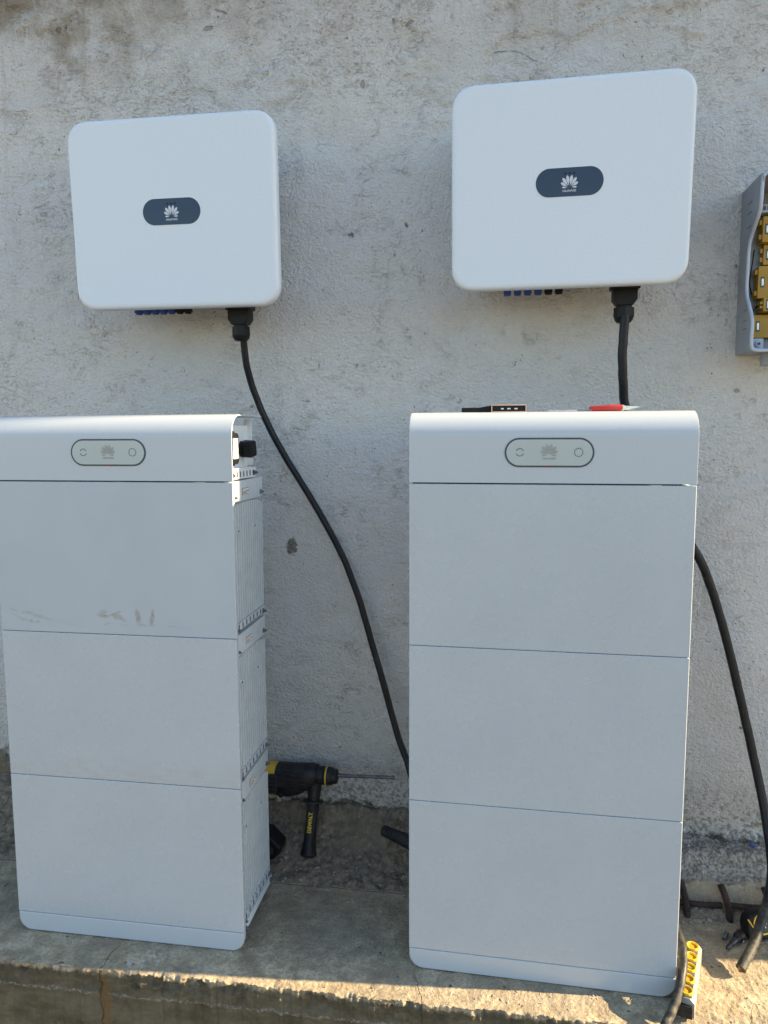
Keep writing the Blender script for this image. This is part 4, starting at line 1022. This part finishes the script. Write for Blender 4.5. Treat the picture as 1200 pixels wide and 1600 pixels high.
def tape_measure():
    x, y = .843, .240; z = ground_z(x, y)+.002
    t = empty('tape_measure', (x, y, z), (R(-22), 0, R(14)), 'black and yellow tape measure lying by the rebar behind the cut cable', 'tape measure')
    bm = bmesh.new()
    out = [(-.040, .0), (.034, .0), (.038, .006), (.038, .040), (.028, .056), (.008, .064), (-.016, .062), (-.034, .050), (-.040, .034)]
    prism(bm, out, -.018, .022, bev=.005, seg=3); obj('case', bm, 'black', t, 40)
    bm = bmesh.new(); arcs(bm, -.002, .034, .0215, .0034, [(70, 300)], -.0205, -.0165)
    tube(bm, [(-.037, -.0175, .046), (-.027, -.0195, .028), (-.021, -.0195, .018), (-.030, -.0190, .004)], .0015, 8, 5)
    obj('yellow_stripe', bm, 'yellow_socket', t, 40)
    bm = bmesh.new(); cyl(bm, (-.002, -.0192, .034), (-.002, -.0178, .034), .0185, seg=28); 
    lb = obj('side_label', bm, 'dark_grey', t, 40)
    bm = bmesh.new()
    for q in range(5): box(bm, -.012+q*.0042, -.0092+q*.0042, -.0199, -.0190, .034+(q % 2)*.003, .0405, .0002)
    for q in range(3): box(bm, -.010+q*.006, -.007+q*.006, -.0199, -.0190, .0255, .0295, .0002)
    obj('print_marks', bm, 'print_white', lb, 0)
    bm = bmesh.new(); box(bm, -.050, -.038, -.006, .010, .002, .0036, .0004); box(bm, -.052, -.050, -.008, .012, -.006, .005, .0004); obj('hook', bm, 'steel_bright', t, 30)
tape_measure()

t = empty('drill_adapter', (.768, .203, .010), (0, 0, 0), 'small black stepped drive adapter lying on the ledge near the tape measure', 'drill adapter')
bm = bmesh.new(); p0 = Vector((.792, .226, .015)); p1 = Vector((.744, .178, .006))
lathe(bm, p0, p1, [(0, .010), (.002, .0125), (.016, .0125), (.018, .0095), (.026, .0085)], 20); o = obj('collar', bm, 'black_tool', t, 45, loc=(-.768, -.203, -.010))
bm = bmesh.new(); lathe(bm, p0, p1, [(.025, .0075), (.046, .0060), (.047, .0042), (.052, .0042), (.053, .0050), (.064, .0046), (.067, .0025)], 16); obj('shank', bm, 'dark_grey', t, 45, loc=(-.768, -.203, -.010))
bm = bmesh.new(); p0 = Vector((.7615, .236, .0075)); p1 = Vector((.749, .214, .006)); L_ = (p1-p0).length
lathe(bm, p0, p1, [(0, .0045), (.001, .0052), (L_-.001, .0052), (L_, .0046), (L_, .0036), (L_-.006, .0034)], 20)
setp(obj('anchor_sleeve', bm, 'steel', None, 40), 'tiny grey metal sleeve lying on the ledge left of the black adapter', 'metal sleeve')
bm = bmesh.new(); cyl(bm, (.874, .446, .128), (.884, .442, .122), .0048, .0040, seg=12, bev=.001)
cyl(bm, (.8725, .4466, .1289), (.874, .446, .128), .0062, seg=14, bev=.0004)
setp(obj('wall_plug', bm, 'blue', None, 40), 'small blue plastic wall plug stuck in the bare foot of the wall', 'wall plug')

def rebar(name, pts, r, label):
    bm = bmesh.new(); tube(bm, pts, r, 12, 8, jit=.05)
    Q = catmull(pts, 8)
    L_ = 0
    for i in range(1, len(Q)-1, 2):
        d_ = (Q[i+1]-Q[i]).normalized()
        cyl(bm, Q[i]-d_*.0012, Q[i]+d_*.0012, r*(1.06+.05*rnd.random()), seg=12)
    setp(obj(name, bm, 'rust', None, 50), label, 'rebar', 'rusty rebar exposed in the broken foot of the wall')
rebar('rebar', [(.655, .312, .028), (.70, .312, .026), (.74, .313, .026), (.770, .315, .027)], .0072, 'rusty horizontal rebar just right of the clean cabinet, in the broken wall foot')
rebar('rebar', [(.790, .314, .030), (.83, .315, .029), (.862, .317, .029), (.895, .320, .031)], .0072, 'rusty horizontal rebar behind the tape measure, in the broken wall foot')
rebar('rebar', [(.674, .345, .066), (.678, .322, .048), (.682, .304, .022), (.683, .296, -.010)], .0082, 'rusty upright rebar stub against the edge of the clean cabinet')
rebar('rebar', [(.772, .340, .068), (.778, .322, .052), (.784, .302, .026), (.786, .294, -.010)], .0082, 'rusty bent upright rebar stub between the two horizontal bars')
rebar('rebar', [(.878, .342, .070), (.882, .324, .054), (.884, .304, .026), (.884, .296, -.010)], .0082, 'rusty upright rebar stub behind the cut cable at the right edge')
